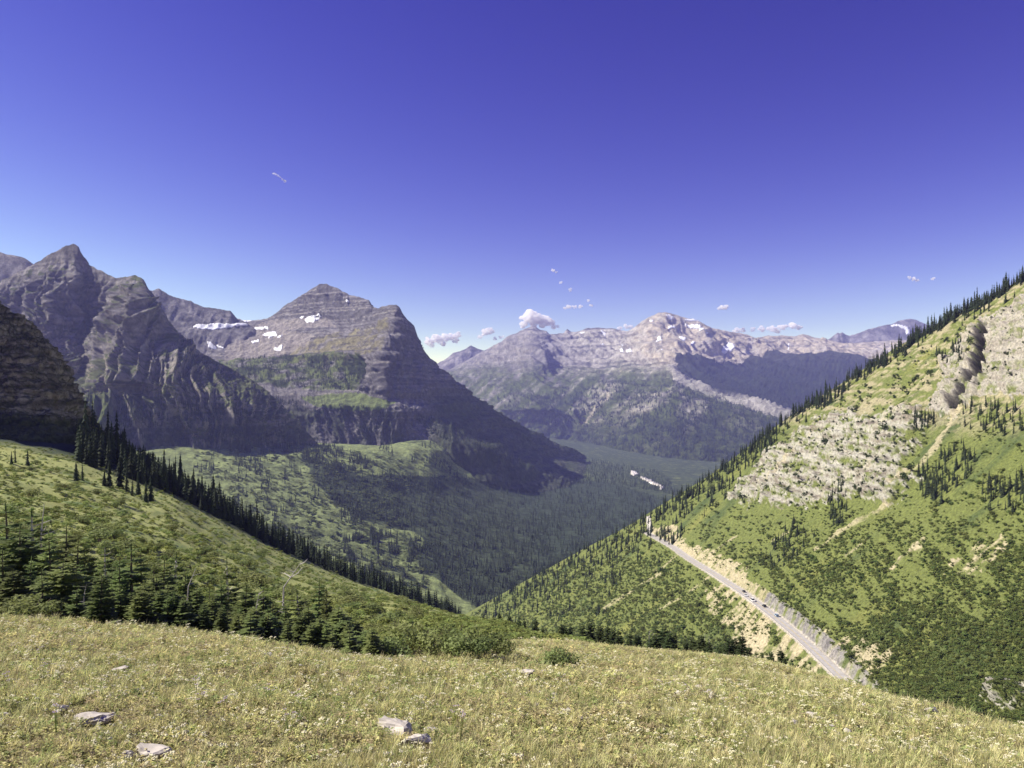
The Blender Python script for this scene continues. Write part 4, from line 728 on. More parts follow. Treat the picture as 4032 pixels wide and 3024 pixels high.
# ---------- bigger shrubs
for i, (u, D, h, wd) in enumerate(sorted(((1530,26,1.35,1.3),(1590,27,1.5,1.4),(1650,28,1.6,1.5),(1710,27,1.5,1.4),(1770,28,1.5,1.5),(1830,27,1.35,1.4),(1890,26,1.25,1.4),(1945,26,1.05,1.2),(1680,25,1.1,1.2),(1800,24.5,1.0,1.2),(1900,24.5,.95,1.2),(1985,25.5,.7,.9),(1560,25,1.1,1.2),(1735,33,1.7,1.7),(1600,33,1.7,1.7)))):
    SHRUBS[i % 5].place('alder_shrub', ground_at(u, D), (wd, wd, h), i*1.7, f'leafy green alder shrub, {nth(i+1)} from the left in the thicket right of the fir clump', 'shrub', 'alder shrubs in the thicket right of the fir clump')
SHRUBS[0].place('alder_shrub', ground_at(2150, 23), (1.2, 1.0, .75), 1, 'open twiggy shrub standing alone in the middle of the meadow', 'shrub', None)
SHRUBS[1].place('alder_shrub', ground_at(2215, 26), (1.1, 1.0, .8), 2, 'greener shrub just behind the twiggy meadow shrub', 'shrub', None)
for i, (u, D, h) in enumerate(((40,27,.95),(120,28,1.1),(200,28,.9),(270,29,.8),(90,31,1.3),(10,31,1.4),(330,31,.8))):
    SHRUBS[i % 5].place('alder_shrub', ground_at(u, D), (h*1.6, h*1.6, h), i, 'low pale green shrub by the left edge of the meadow, '+('second','fourth','fifth','sixth','third','first','seventh')[i]+' from the left', 'shrub', 'low shrubs at the left edge of the meadow')
k = 0
while k < 170:
    u, D = rng.uniform(-30, 1650), math.exp(rng.uniform(math.log(78), math.log(330))); v = V0-F*float(gz((u-CX)/F*D, D)[0])/D
    if D > np.interp(u, [0, 600, 1100, 1650], [250, 262, 330, 330]) or fbm(np.array([u/130.]), np.array([D/28.]), o=2)[0] < -.12: continue
    h = rng.uniform(1.0, 2.6); s = h*rng.uniform(1.2, 2.0); SHRUBS[k % 5].place('hillside_shrub', ground_at(u, D), (s, s, h), rng.uniform(0, 6), 'rounded green shrub on the sunlit left hillside', 'shrub', 'shrubs on the sunlit left hillside'); k += 1

# ------------------------------------------------------------------ masses nobody could count (instanced)
def templates(name, objs):
    c = bpy.data.collections.new(name)
    for i, o in enumerate(objs): o.name = f'{name}_{i:02d}'; c.objects.link(o)
    return c
def scatter(name, P, rot, scl, idx, coll, label):
    me = bpy.data.meshes.new(name); P = np.asarray(P, np.float32); n = len(P); me.vertices.add(n); me.vertices.foreach_set('co', P.ravel())
    for an, ty, dt, ar in (('rot', 'FLOAT_VECTOR', 'vector', rot), ('scl', 'FLOAT_VECTOR', 'vector', scl), ('idx', 'INT', 'value', idx)):
        at = me.attributes.new(an, ty, 'POINT'); at.data.foreach_set(dt, np.asarray(ar, np.int32 if ty == 'INT' else np.float32).ravel())
    o = bpy.data.objects.new(name, me); C.objects.link(o)
    ng = bpy.data.node_groups.new(name, 'GeometryNodeTree'); ng.interface.new_socket('Geometry', in_out='INPUT', socket_type='NodeSocketGeometry'); ng.interface.new_socket('Geometry', in_out='OUTPUT', socket_type='NodeSocketGeometry')
    nn = ng.nodes; gi = nn.new('NodeGroupInput'); go = nn.new('NodeGroupOutput'); ip = nn.new('GeometryNodeInstanceOnPoints'); ci = nn.new('GeometryNodeCollectionInfo')
    ci.inputs['Collection'].default_value = coll; ci.inputs['Separate Children'].default_value = True; ci.inputs['Reset Children'].default_value = True; ip.inputs['Pick Instance'].default_value = True
    def na(nm, ty): a = nn.new('GeometryNodeInputNamedAttribute'); a.data_type = ty; a.inputs['Name'].default_value = nm; return a.outputs['Attribute']
    L = ng.links.new; L(gi.outputs[0], ip.inputs['Points']); L(ci.outputs[0], ip.inputs['Instance']); L(na('idx', 'INT'), ip.inputs['Instance Index'])
    L(na('rot', 'FLOAT_VECTOR'), ip.inputs['Rotation']); L(na('scl', 'FLOAT_VECTOR'), ip.inputs['Scale']); L(ip.outputs[0], go.inputs[0])
    o.modifiers.new('scatter', 'NODES').node_group = ng
    return tag(o, label, None, None, 'stuff')
def spin(n, tilt=0.06, r_=rng): return np.stack([r_.uniform(-tilt, tilt, n), r_.uniform(-tilt, tilt, n), r_.uniform(0, 6.28, n)], 1)
def sized(h, w): return np.stack([w, w, h], 1)
# forest trees
NL = 1000; _u = 310+1500*rng.random(NL)**1.25; _D = np.interp(_u, [300, 700, 1060, 1400, 1800], [388, 428, 478, 565, 690])*rng.uniform(.74, 1.04, NL); _x = (_u-CX)/F*_D
LRP = np.stack([_x, _D, gz(_x, _D)-.4], 1)
ft = templates('forest_tree', [spire(100+i, .10+.02*(i % 3), 7, 5).obj('t', M['forest'], link=False) for i in range(5)])
def in_poly_pts(n, poly, seed, dens=None):
    r_ = np.random.default_rng(seed); p = np.array(poly, float); out = []; c = 0
    while c < n:
        u = r_.uniform(p[:, 0].min(), p[:, 0].max(), n*2); v = r_.uniform(p[:, 1].min(), p[:, 1].max(), n*2); k = inpoly(u, v, poly)
        if dens is not None: k &= r_.random(len(u)) < dens(u, v)
        out.append(np.stack([u[k], v[k]], 1)); c += k.sum()
    return np.concatenate(out)[:n]
nz = lambda u, v, f: fbm(u/f, v/f, o=3)
q = np.concatenate([in_poly_pts(7600, FORP, 1, lambda u, v: .25+.75*sm(-.35, .1, nz(u, v, 60))), in_poly_pts(520, [(760,1800),(1000,1770),(1300,1770),(1420,1850),(1500,2060),(1250,2120),(1000,2080),(850,1990),(760,1900)], 2, lambda u, v: sm(.0, .3, nz(u, v, 90))),
                    in_poly_pts(900, [(1000,1730),(1250,1745),(1400,1790),(1500,1850),(1330,1870),(1150,1800)], 3, lambda u, v: sm(-.2, .2, nz(u, v, 50))), in_poly_pts(300, [(1450,1760),(1700,1720),(2000,1830),(2100,1900),(1700,1880)], 4, lambda u, v: sm(.0, .3, nz(u, v, 60))),
                    in_poly_pts(700, [(1400,2080),(1680,2120),(1700,2300),(1500,2330),(1250,2280),(1300,2160)], 5, lambda u, v: sm(.05, .35, nz(u, v, 50))), in_poly_pts(2600, [(1880,1740),(2100,1780),(2300,1800),(2600,1860),(2700,1960),(2400,1900),(2150,1915),(2000,1880)], 6)])
Pv, _ = on_land(VA, q[:, 0], q[:, 1]); n = len(q); h = rng.uniform(10, 22, n); w_ = h*rng.uniform(1.0, 1.6, n)
scatter('valley_forest', Pv-np.array((0, 0, .5)), spin(n, .03), sized(h, w_), rng.integers(0, 5, n), ft, 'dense dark conifer forest filling the valley floor')
q = np.concatenate([in_poly_pts(1500, [(880,1430),(1100,1400),(1440,1420),(1440,1500),(1390,1545),(1150,1535),(950,1480)], 7, lambda u, v: sm(-.25, .1, nz(u, v, 45))), in_poly_pts(700, [(1000,1560),(1400,1605),(1550,1620),(1500,1700),(1150,1700)], 8, lambda u, v: sm(-.1, .3, nz(u, v, 45))), in_poly_pts(900, [(1620,1620),(1900,1720),(2120,1850),(1900,1790),(1700,1710)], 9)])
P1, _ = on_land(HM, q[:, 0], q[:, 1]); n = len(q); h = rng.uniform(9, 18, n)
scatter('horned_mountain_forest', P1, spin(n, .03), sized(h, h*rng.uniform(1.0, 1.6, n)), rng.integers(0, 5, n), ft, 'scattered dark conifers on the terraces of the horned mountain')
q = np.concatenate([in_poly_pts(1500, [(450,1620),(700,1590),(900,1600),(1100,1640),(1240,1745),(1000,1735),(700,1725),(480,1720)], 10, lambda u, v: sm(-.3, .1, nz(u, v, 40))), in_poly_pts(320, [(680,1340),(900,1460),(1150,1650),(1000,1570),(800,1480),(640,1420)], 11, lambda u, v: sm(-.2, .2, nz(u, v, 50)))])
P1, _ = on_land(LP, q[:, 0], q[:, 1]); n = len(q); h = rng.uniform(10, 20, n)
scatter('pyramid_mountain_forest', P1, spin(n, .03), sized(h, h*rng.uniform(.9, 1.4, n)), rng.integers(0, 5, n), ft, 'dark conifers clinging to the lower cliffs of the pyramid mountain')
# far range forest as low tufts
q = np.concatenate([in_poly_pts(5200, [(1950,1560),(2300,1540),(2560,1500),(2690,1520),(2950,1610),(3100,1650),(2900,1850),(2500,1780),(2200,1730),(2050,1690)], 12, lambda u, v: sm(-.3, .15, nz(u, v, 40))), in_poly_pts(3000, [(2680,1410),(2900,1440),(3050,1420),(3400,1430),(3400,1600),(3150,1640),(2960,1585),(2800,1535)], 13)])
P1, _ = on_land(SR, q[:, 0], q[:, 1]); n = len(q); h = rng.uniform(16, 30, n)
scatter('far_range_forest', P1, spin(n, .03), sized(h, h*rng.uniform(1.6, 2.6, n)), rng.integers(0, 5, n), ft, 'dark far forest on the slopes under the snowy range')
# lower crest conifers of the right hillside, and groups standing on it
cp = np.concatenate([crest_pts(760, 1900, 3060, 2), crest_pts(300, 3000, 4090, 3), on_land(RH, *np.concatenate([in_poly_pts(60, [(2980,2220),(3110,2060),(3200,2060),(3210,2130),(3120,2210),(3040,2250)], 20), in_poly_pts(55, [(3690,1800),(3780,1740),(3860,1790),(3840,1870),(3760,1930),(3690,1910)], 21), in_poly_pts(60, [(3780,1620),(3900,1590),(4032,1620),(4032,1720),(3900,1720),(3800,1700)], 22),
      in_poly_pts(26, [(3600,1640),(3680,1630),(3690,1690),(3610,1710)], 23), in_poly_pts(50, [(3850,1900),(4060,1880),(4060,2010),(3900,2030)], 24), in_poly_pts(40, [(3260,1960),(3330,1900),(3340,2060),(3270,2080)], 25), in_poly_pts(50, [(3660,1400),(3840,1280),(3850,1420),(3760,1480)], 26, lambda u, v: sm(0, .3, nz(u, v, 40))), in_poly_pts(30, [(2560,2090),(2660,2050),(2700,2100),(2640,2130)], 27),
      in_poly_pts(110, [(2100,2330),(2500,2200),(2560,2330),(2300,2460),(2050,2420)], 28, lambda u, v: sm(.1, .4, nz(u, v, 70))), in_poly_pts(60, [(3600,1850),(3720,1850),(3740,1990),(3640,1980)], 29)]).T)[0]])
n = len(cp); h = rng.uniform(7, 14, n); h[760:1060] = rng.uniform(7, 15, 300); h[1060:] = rng.uniform(4, 10, n-1060)
st_ = templates('slope_tree', [spire(120+i, .10+.02*(i % 3), 9, 6).obj('t', M['darkneedles'], link=False) for i in range(5)])
scatter('hillside_conifers', cp-np.array((0, 0, .4)), spin(n, .03), sized(h, h*rng.uniform(.9, 1.6, n)), rng.integers(0, 5, n), st_, 'many dark conifers on the crest and slope of the right hillside')
h = rng.uniform(6, 14, NL); scatter('left_ridge_conifers', LRP, spin(NL, .03), sized(h, h*rng.uniform(.9, 1.6, NL)), rng.integers(0, 5, NL), st_, 'lesser dark conifers filling the shaded left ridge')
# scrub of the right hillside
def blob(seed):
    import bmesh
    bm = bmesh.new(); bmesh.ops.create_icosphere(bm, subdivisions=2, radius=.5); r_ = np.random.default_rng(seed)
    V_ = np.array([v.co for v in bm.verts]); d = 1+.34*fbm(V_[:, 0]*3.2+seed*7, V_[:, 1]*3.2, V_[:, 2]*3.2, o=3)+r_.uniform(-.12, .12, len(V_))
    for v, k in zip(bm.verts, d): v.co = v.co*k; v.co.z = max(v.co.z*.85+.28, -.1)
    me = bpy.data.meshes.new('b'); bm.to_mesh(me); bm.free(); me.materials.append(M['scrub']); return bpy.data.objects.new('b', me)
bl = templates('scrub_clump', [leaf_cloud(300+i, 130, .115, .8, 4+i % 3).obj('t', M['scrub'], link=False) for i in range(7)])
def scrub_d(u, v):
    a = .85*sm(1950, 2250, v)*sm(-.35, .15, nz(u-.8*v, v*.45, 70)+.35*sm(2300, 2600, v)*sm(3200, 3500, u)-.08)+.22*sm(-.1, .3, nz(u, v, 60))*sm(1500, 1800, v)
    return np.clip(a+.8*((u < 2700) & (v > 2200))*sm(-.5, -.1, nz(u-.8*v, v*.5, 50)), .012, 1)
q = in_poly_pts(30000, [(1850,2420),(2300,2190),(2700,1960),(3100,1680),(3500,1420),(4060,1110),(4060,3000),(3600,2880),(2900,2640),(1850,2470)], 30, scrub_d)
P1, n1_ = on_land(RH, q[:, 0], q[:, 1])
off, rh = road_off(P1[:, 0], P1[:, 1]); keep = (np.abs(off) > 7) | (P1[:, 1] < ry[0]) | (P1[:, 1] > ry[-1])
iu = np.clip(np.searchsorted(RH.us, q[:, 0]), 0, len(RH.us)-1); iv = np.array([np.argmin(np.abs(RH.v[5:, i]-vv))+5 for i, vv in zip(iu, q[:, 1])])
cc = RH.col[iv, iu]; green = (cc[:, 1] > cc[:, 0]*1.02); keep &= green | (rng.random(len(q)) < .45)
P1 = P1[keep]; n = len(P1); h = np.exp(rng.normal(0, .40, n))*1.1*np.interp(P1[:, 1], [300, 900], [.8, 1.5])*np.where(green[keep], 1, .75)
scatter('hillside_scrub', P1-np.array((0, 0, .15)), spin(n, .15), sized(h, h*rng.uniform(1.2, 2.0, n)), rng.integers(0, 7, n), bl, 'green scrub covering the right hillside')
q = np.concatenate([in_poly_pts(620, CLIFF1, 40, lambda u, v: sm(-.35, .2, nz(u, v, 45))), in_poly_pts(160, CLIFF2[:6]+CLIFF2[6:], 41, lambda u, v: (u < 4080)*sm(-.1, .3, nz(u, v, 45))), in_poly_pts(260, [(3120,1660),(3500,1450),(3800,1280),(3760,1450),(3600,1600),(3300,1640)], 42, lambda u, v: sm(0, .4, nz(u, v, 40)))])
P1, _ = on_land(RH, q[:, 0], q[:, 1]); n = len(P1); h = np.exp(rng.normal(.65, .4, n)); db = [leaf_cloud(340+i, 130, .11, .9, 4).obj('t', M['stunt'], link=False) for i in range(4)]
for o in db: o.data.materials[0] = M['stunt']
scatter('cliff_bushes', P1-np.array((0, 0, .2)), spin(n, .1), sized(h*1.2, h), rng.integers(0, 4, n), templates('cliff_bush', db), 'dark bushes dotted over the pale cliffs of the right hillside')
# scrub of the sunlit left hillside and of the slope behind the meadow
u = rng.uniform(-200, 2300, 12500); D = np.exp(rng.uniform(math.log(66), math.log(420), 12500)); k = (D < np.interp(u, [0, 600, 1100, 1800, 2300], [300, 330, 420, 420, 230])) & (fbm(u/110, np.log(D)*9, o=3) > -.28); u, D = u[k], D[k]; x = (u-CX)/F*D
P1 = np.stack([x, D, gz(x, D)-.1], 1); n = len(P1); h = np.clip(np.exp(rng.normal(-.55, .45, n)), .2, 1.25)
lb_ = [leaf_cloud(330+i, 110, .115, .8, 4+i % 3).obj('t', M['scrub'], link=False) for i in range(5)]
lsm = plain_mat('sunny_scrub', (0.235, 0.28, 0.085), 0.85, 0.35, 0.7, 0.1, 0.35, 0.02, 0.4)
for o in lb_: o.data.materials[0] = lsm
scatter('left_hillside_scrub', P1, spin(n, .15), sized(h, h*rng.uniform(1.2, 2.2, n)), rng.integers(0, 5, n), templates('sunny_clump', lb_), 'low green scrub on the left hillside')
# scrub tufts of the valley clearings
q = in_poly_pts(2600, [(760,1790),(1000,1765),(1300,1765),(1500,1800),(1800,1760),(2000,1850),(1700,1880),(1560,2000),(1700,2330),(1300,2300),(1000,2150),(800,2000)], 31, lambda u, v: .2+.8*sm(-.3, .2, nz(u, v*2, 70)))
P1, _ = on_land(VA, q[:, 0], q[:, 1]); n = len(P1); h = rng.uniform(2, 6, n)
vtm = plain_mat('valley_scrub_leaves', (0.15, 0.18, 0.07), 0.85, 0.35, 0.7, 0.1, 0.3, 0.02, 0.3)
vb = templates('valley_tuft', [leaf_cloud(320+i, 70, .16).obj('t', vtm, link=False) for i in range(4)])
scatter('valley_scrub', P1, spin(n, .1), sized(h, h*rng.uniform(1.4, 3, n)), rng.integers(0, 4, n), vb, 'green scrub in the valley clearings')

# ------------------------------------------------------------------ meadow plants
MG = dict(a=plain_mat('herb_leaf_yellow', (0.60, 0.57, 0.25), .65, .3, 12, .25, .4, .02, .45), b=plain_mat('herb_leaf_green', (0.37, 0.42, 0.15), .65, .3, 12, .25, .3, .02, .45), c=plain_mat('dry_leaf_brown', (0.38, 0.33, 0.18), .8, .3, 12, .15, .35, .02, .2),
          d=plain_mat('dry_grass', (0.56, 0.53, 0.27), .7, .25, 12, .2, .3, .02, .25), e=plain_mat('cream_flower', (0.78, 0.74, 0.52), .8, .15, 12, .1, .15, .01, .2), f=plain_mat('aster_petal', (0.46, 0.38, 0.62), .7, .15, 12, .1, 0, 0, .2), g=plain_mat('aster_eye', (0.45, 0.33, 0.06), .8))
MGL = [MG[k] for k in 'abcde']
def herb(seed, nst=5, h=.28, leaf=.055, mats=(0, 1), flower=0.0, spread=.16):
    rd_ = random.Random(seed); m = MB()
    for s in range(nst):
        a = rd_.random()*6.28; b = Vector((rd_.uniform(-spread, spread), rd_.uniform(-spread, spread), 0)); t = b+Vector((math.cos(a)*.06, math.sin(a)*.06, h*rd_.uniform(.6, 1.15))); mt = mats[rd_.randrange(len(mats))]
        sv = Vector((math.sin(a), -math.cos(a), 0))*.0025; m.quad(b-sv, b+sv, t+sv*.5, t-sv*.5, 3)
        for k in range(7):
            f = rd_.uniform(.2, 1.0); q = b.lerp(t, f); aa = rd_.random()*6.28; d = Vector((math.cos(aa), math.sin(aa), rd_.uniform(-.2, .8))).normalized(); sd = d.cross(Vector((0, 0, 1))+Vector((rd_.uniform(-.5, .5), rd_.uniform(-.5, .5), 0))).normalized(); L = leaf*rd_.uniform(.6, 1.35); dr = Vector((0, 0, -L*.25))
            m.add((q, q+d*L*.5+sd*L*.24, q+d*L+dr, q+d*L*.5-sd*L*.24), ((0, 1, 2), (0, 2, 3)), mt)
        if rd_.random() < flower:
            for k in range(6):
                q = t+Vector((rd_.uniform(-.025, .025), rd_.uniform(-.025, .025), rd_.uniform(0, .02))); r = rd_.uniform(.008, .016)
                m.add([q+Vector((r*math.cos(j*1.047), r*math.sin(j*1.047), 0)) for j in range(6)]+[q+Vector((0, 0, r*.7))], [(j, (j+1) % 6, 6) for j in range(6)], 4)
    return m
def tuft(seed, n=22, h=.35, mats=(3, 1)):
    rd_ = random.Random(seed); m = MB()
    for k in range(n):
        a = rd_.random()*6.28; b = Vector((rd_.uniform(-.06, .06), rd_.uniform(-.06, .06), 0)); L = h*rd_.uniform(.5, 1.15); o_ = Vector((math.cos(a), math.sin(a), 0))*L*rd_.uniform(.15, .6); w2 = Vector((math.sin(a), -math.cos(a), 0))*.0045; mid = b+o_*.35+Vector((0, 0, L*.6)); tip = b+o_+Vector((0, 0, L*.95)); mt = mats[rd_.randrange(len(mats))]
        m.add((b-w2, b+w2, mid+w2*.8, mid-w2*.8, tip), ((0, 1, 2, 3), (3, 2, 4)), mt)
    return m
CLEAR = []
# ---------- stones in the meadow
stone = plain_mat('pale_limestone', (0.50, 0.46, 0.40), .9, .3, 5); stone_d = plain_mat('boulder_darker_grey', (0.16, 0.15, 0.14), .95, .4, 6)  # second stone colour is a darker grey
def rock(name, u, v, wpx, hr, label, mat=stone, seed=0, D=None, group='pale stones in the meadow', sink=.36):
    import bmesh
    if D is None: D = 1.65/((v-V0)/F-SA-SB*(u-CX)/F)
    p = ground_at(u, D); wd = wpx/F*D; CLEAR.append((p.x, p.y, wd)); r_ = random.Random(seed); bm = bmesh.new()
    for _ in range(26):
        w3 = Vector((r_.gauss(0, 1), r_.gauss(0, 1), r_.gauss(0, 1))).normalized(); k_ = max(abs(w3.x), abs(w3.y), abs(w3.z))**.55; bm.verts.new((w3.x/k_*wd*.5, w3.y/k_*wd*.36, w3.z/k_*wd*hr*.5))
    bmesh.ops.convex_hull(bm, input=bm.verts); bmesh.ops.subdivide_edges(bm, edges=bm.edges[:], cuts=2, use_grid_fill=True); bm.normal_update()
    vv_ = np.array([v.co for v in bm.verts])/wd; dd_ = .09*ridged(vv_[:, 0]*2+seed, vv_[:, 1]*2, vv_[:, 2]*7, o=3)+.03*fbm(vv_[:, 0]*9, vv_[:, 1]*9+seed, vv_[:, 2]*14, o=2)
    for v_, k2 in zip(bm.verts, dd_): v_.co = v_.co+v_.normal*(k2-.04)*wd
    me = bpy.data.meshes.new(name); bm.to_mesh(me); bm.free(); me.materials.append(mat); o = bpy.data.objects.new(name, me); C.objects.link(o)
    o.location = p+Vector((0, 0, wd*hr*(.5-sink)+.05)); o.rotation_euler = (-.25+r_.uniform(-.1, .1), r_.uniform(-.15, .15), r_.uniform(-.6, .6)); return tag(o, label, 'stone', group)
for i, a in enumerate(((375,2850,150,.30,'flat layered pale stone in the lower left of the meadow'),(240,2815,55,.5,'small pale stone left of the flat layered stone'),(610,2985,150,.45,'pale stone with a dark front at the bottom edge, left part'),(500,2995,55,.6,'small pale stone beside the stone at the bottom edge'),
        (1560,2885,150,.38,'large pale slab low in the middle of the meadow, upper part'),(1640,2945,120,.4,'large pale slab low in the middle of the meadow, lower part'),(1700,2895,70,.3,'flat pale stone right of the large slab'),(1520,2592,46,.75,'dark boulder at the far edge of the meadow before the thicket'),(1492,2600,26,.6,'small pale stone leaning on the dark boulder'),
        (1040,2607,64,.35,'flat white stone in the upper left of the meadow'),(10,2835,60,.5,'pale stone cut by the left edge of the picture'),(470,2645,66,.3,'flat half-hidden pale stone left of the middle'),(510,2505,20,.6,'small white stone below the fir clump'),(1890,2702,34,.5,'small pale stone with a dark right side'),(2075,2672,66,.3,'left of two flat pale stones below the twiggy shrub'),
        (2135,2668,50,.35,'right of two flat pale stones below the twiggy shrub'),(1868,2738,26,.6,'little white stone below the small pale stone'),(2224,2684,15,.8,'white stone, upper of three in a short row'),(2207,2690,15,.7,'white stone, left of three in a short row'),(2224,2700,16,.7,'white stone, lower of three in a short row'),(2160,2706,20,.5,'pale stone left of the short row of white stones'),
        (3190,2835,42,.6,'larger of the pair of white boulders on the right of the meadow'),(3222,2848,28,.6,'smaller of the pair of white boulders on the right of the meadow'),(3302,2843,26,.6,'single white boulder right of the boulder pair'),(3665,2826,52,.55,'white boulder near the right edge of the meadow'),(2925,2740,44,.3,'flat pale stone in the right half of the meadow'),(2885,2746,30,.3,'flat stone left of the flat pale stone in the right half'),
        (3320,2930,26,.5,'small white stone below the single white boulder'),(3690,2890,30,.3,'flat stone below the white boulder near the right edge'),(2850,2780,30,.4,'pale stone at the lower end of the stony streak'),(2660,2722,34,.3,'pale stone at the upper end of the stony streak'),(2580,2668,22,.4,'small stone high in the middle right of the meadow'))):
    dk = 'dark' in a[4] and 'boulder' in a[4] and 'leaning' not in a[4]; rock('meadow_stone', *a, mat=stone_d if dk else stone, seed=i)
rock('slab_rock', 1330, 2358, 64, .3, 'pale rock slab on the slope behind the fir clump', seed=90, D=118, group=None); rock('slab_rock', 1628, 2420, 36, .5, 'pale boulder on the bright slope behind the thicket', seed=91, D=150, group=None)
hb = [herb(1, 10, .17, .055, (0, 1, 1)), herb(2, 10, .20, .052, (0, 2)), herb(3, 9, .16, .058, (1, 1, 0)), herb(4, 9, .18, .052, (2, 0, 2)), herb(5, 8, .20, .05, (0, 1), .7), herb(6, 11, .14, .052, (0, 0, 1)), tuft(7, 24, .25), tuft(8, 28, .31, (3, 3, 0)), tuft(9, 28, .23, (1, 1, 3)), herb(10, 10, .13, .05, (1, 1, 2))]
mp = templates('meadow_plant', [m.obj('p', MGL, link=False) for m in hb])
n = 52000; D = np.exp(rng.uniform(math.log(5.5), math.log(105), n)); th = rng.uniform(-.82, .82, n); x = th*D; u = CX+F*th
k = D < np.interp(u, [-700, 0, 700, 1060, 1400, 1600, 1780, 1900, 2500, 3000, 3350, 3700, 4032, 4700], [32, 32, 29.5, 27, 24, 26, 40, 100, 85, 70, 52, 40, 30, 22]); D, x, u = D[k], x[k], u[k]
k = np.ones(len(D), bool)
for cx_, cy_, cw in CLEAR: k &= ~((np.abs(x-cx_-(D-cy_)*cx_/cy_) < cw*.5+.02) & (D > cy_-cw*.9-.25) & (D < cy_+cw*.4))
D, x, u = D[k], x[k], u[k]; n = len(D)
# area grows with D*D while points grow with log D: bigger clumps farther out
s = np.interp(D, [5, 12, 25, 50, 105], [.62, .85, 1.25, 1.9, 3.0])*rng.uniform(.7, 1.3, n)
nn1 = fbm(x/3.0, D/3.0, o=3); nn2 = fbm(x/9+30, D/9, o=2); rr = rng.random(n); left_ = sm(2400, 1200, u)
idx = np.where(rr < .24, 0, np.where(rr < .38, 5, np.where(rr < .50, 1, np.where(rr < .64, 2, np.where(rr < .70, 4, np.where(rr < .85, 6, 7))))))
idx = np.where((nn1 > .25) & (rng.random(n) < .4), 3, idx); idx = np.where((nn1 < -.25) & (rng.random(n) < .6), np.where(rng.random(n) < .5, 2, 9), idx); idx = np.where((rng.random(n) < .30*(1-left_)+.03) & (nn2 > -.1), np.where(rng.random(n) < .6, 7, 8), idx)
gap = fbm(x/1.1+70, D/1.1, o=2) > .42; s = np.where(gap, s*.35, s); gold = (fbm(x/6+11, D/8, o=3) > .05) & (u < 2600) & (rng.random(n) < .6); idx = np.where(gold, np.where(rng.random(n) < .5, 5, 1), idx)
idx = np.where((fbm(x/2.2+5, D/2.2, o=2) > .38) & (rng.random(n) < .75), np.where(rng.random(n) < .5, 8, 9), idx)
hs_ = s*np.interp(D, [5, 20, 45, 105], [1, .8, .45, .3]); P1 = np.stack([x, D, gz(x, D)-.015*s], 1)
scatter('meadow_plants', P1, spin(n, .25), sized(hs_, s), idx, mp, 'yellow-green herbs and grasses covering the meadow')

# pebbles of the stony streaks
pb = []
for (ua, va), (ub, vb2), c_ in (((2640,2715),(2920,2800),90), ((1980,2655),(2300,2860),80), ((3350,2800),(3900,2900),60), ((3120,2880),(3600,2960),40), ((1250,2650),(1500,2700),30)):
    t_ = rng.random(c_); uu = ua+(ub-ua)*t_+rng.normal(0, 35, c_); vv = va+(vb2-va)*t_+rng.normal(0, 9, c_); den = (vv-V0)/F-SA-SB*(uu-CX)/F; ok = den > .02; pb.append(np.stack([uu[ok], 1.65/den[ok]], 1))
pb = np.concatenate(pb); x = (pb[:, 0]-CX)/F*pb[:, 1]; P1 = np.stack([x, pb[:, 1], gz(x, pb[:, 1])+.09], 1); n = len(P1)
sb = [blob(40+i) for i in range(4)]
for o in sb: o.data.materials[0] = stone
sc_p = pb[:, 1]/F*np.exp(rng.normal(2.2, .45, n)); scatter('stony_streaks', P1, spin(n, .5), sized(sc_p*.45, sc_p*rng.uniform(.8, 1.8, n)), rng.integers(0, 4, n), templates('pebble', sb), 'small pale stones in streaks across the meadow')
# ---------- purple asters
def aster(i, u, v):
    D = 1.65/((v-V0)/F-SA-SB*(u-CX)/F); p = ground_at(u, D); rd_ = random.Random(i); t = empty('aster_flower', p, rd_.random()*6); m = MB(); tops = []
    for s in range(4):
        q = Vector((rd_.uniform(-.06, .06), rd_.uniform(-.06, .06), rd_.uniform(.30, .42))); m.tube([(0, 0, -.02), q*.5, q], [.004, .003, .002], 4); tops.append(q)
    m.obj('stem', MG['b'], t)
    for q in tops:
        f = MB(); r = .024
        for k in range(10):
            a0 = k*.628; f.quad(q+Vector((.006*math.cos(a0), .006*math.sin(a0), 0)), q+Vector((r*.7*math.cos(a0-.22), r*.7*math.sin(a0-.22), .006)), q+Vector((r*math.cos(a0), r*math.sin(a0), .002)), q+Vector((r*.7*math.cos(a0+.22), r*.7*math.sin(a0+.22), .006)))
        h_ = f.obj('flower_head', MG['f'], t); e = MB(); e.add([q+Vector((.008*math.cos(k*1.047), .008*math.sin(k*1.047), .004)) for k in range(6)]+[q+Vector((0, 0, .012))], [(k, (k+1) % 6, 6) for k in range(6)]); e.obj('flower_eye', MG['g'], h_)
    return t
for i, (u, v, lab) in enumerate(((222,2930,'purple aster low in the left of the meadow'),(15,2782,'pale purple aster at the left edge'),(158,2632,'small purple aster left of the flat half-hidden stone'),(270,2600,'purple aster above the flat half-hidden stone'),(175,2700,'pale aster near the left edge between two others'),(778,2782,'purple aster left of the large slab'),(785,2860,'pale aster under the purple one left of the large slab'),
        (870,2862,'pale aster close to the left of the large slab'),(1785,2905,'purple aster just right of the large slab'),(1808,2950,'pale aster at the lower right of the large slab'),(1165,2845,'pale aster above the left end of the large slab'),(1060,2820,'purple aster in the open left middle of the meadow'),(1137,2915,'white aster left of the large slab near the bottom'),(650,2470,'pale aster at the foot of the fir clump'))):
    tag(aster(i, u, v), lab, 'flower', 'asters in the meadow')

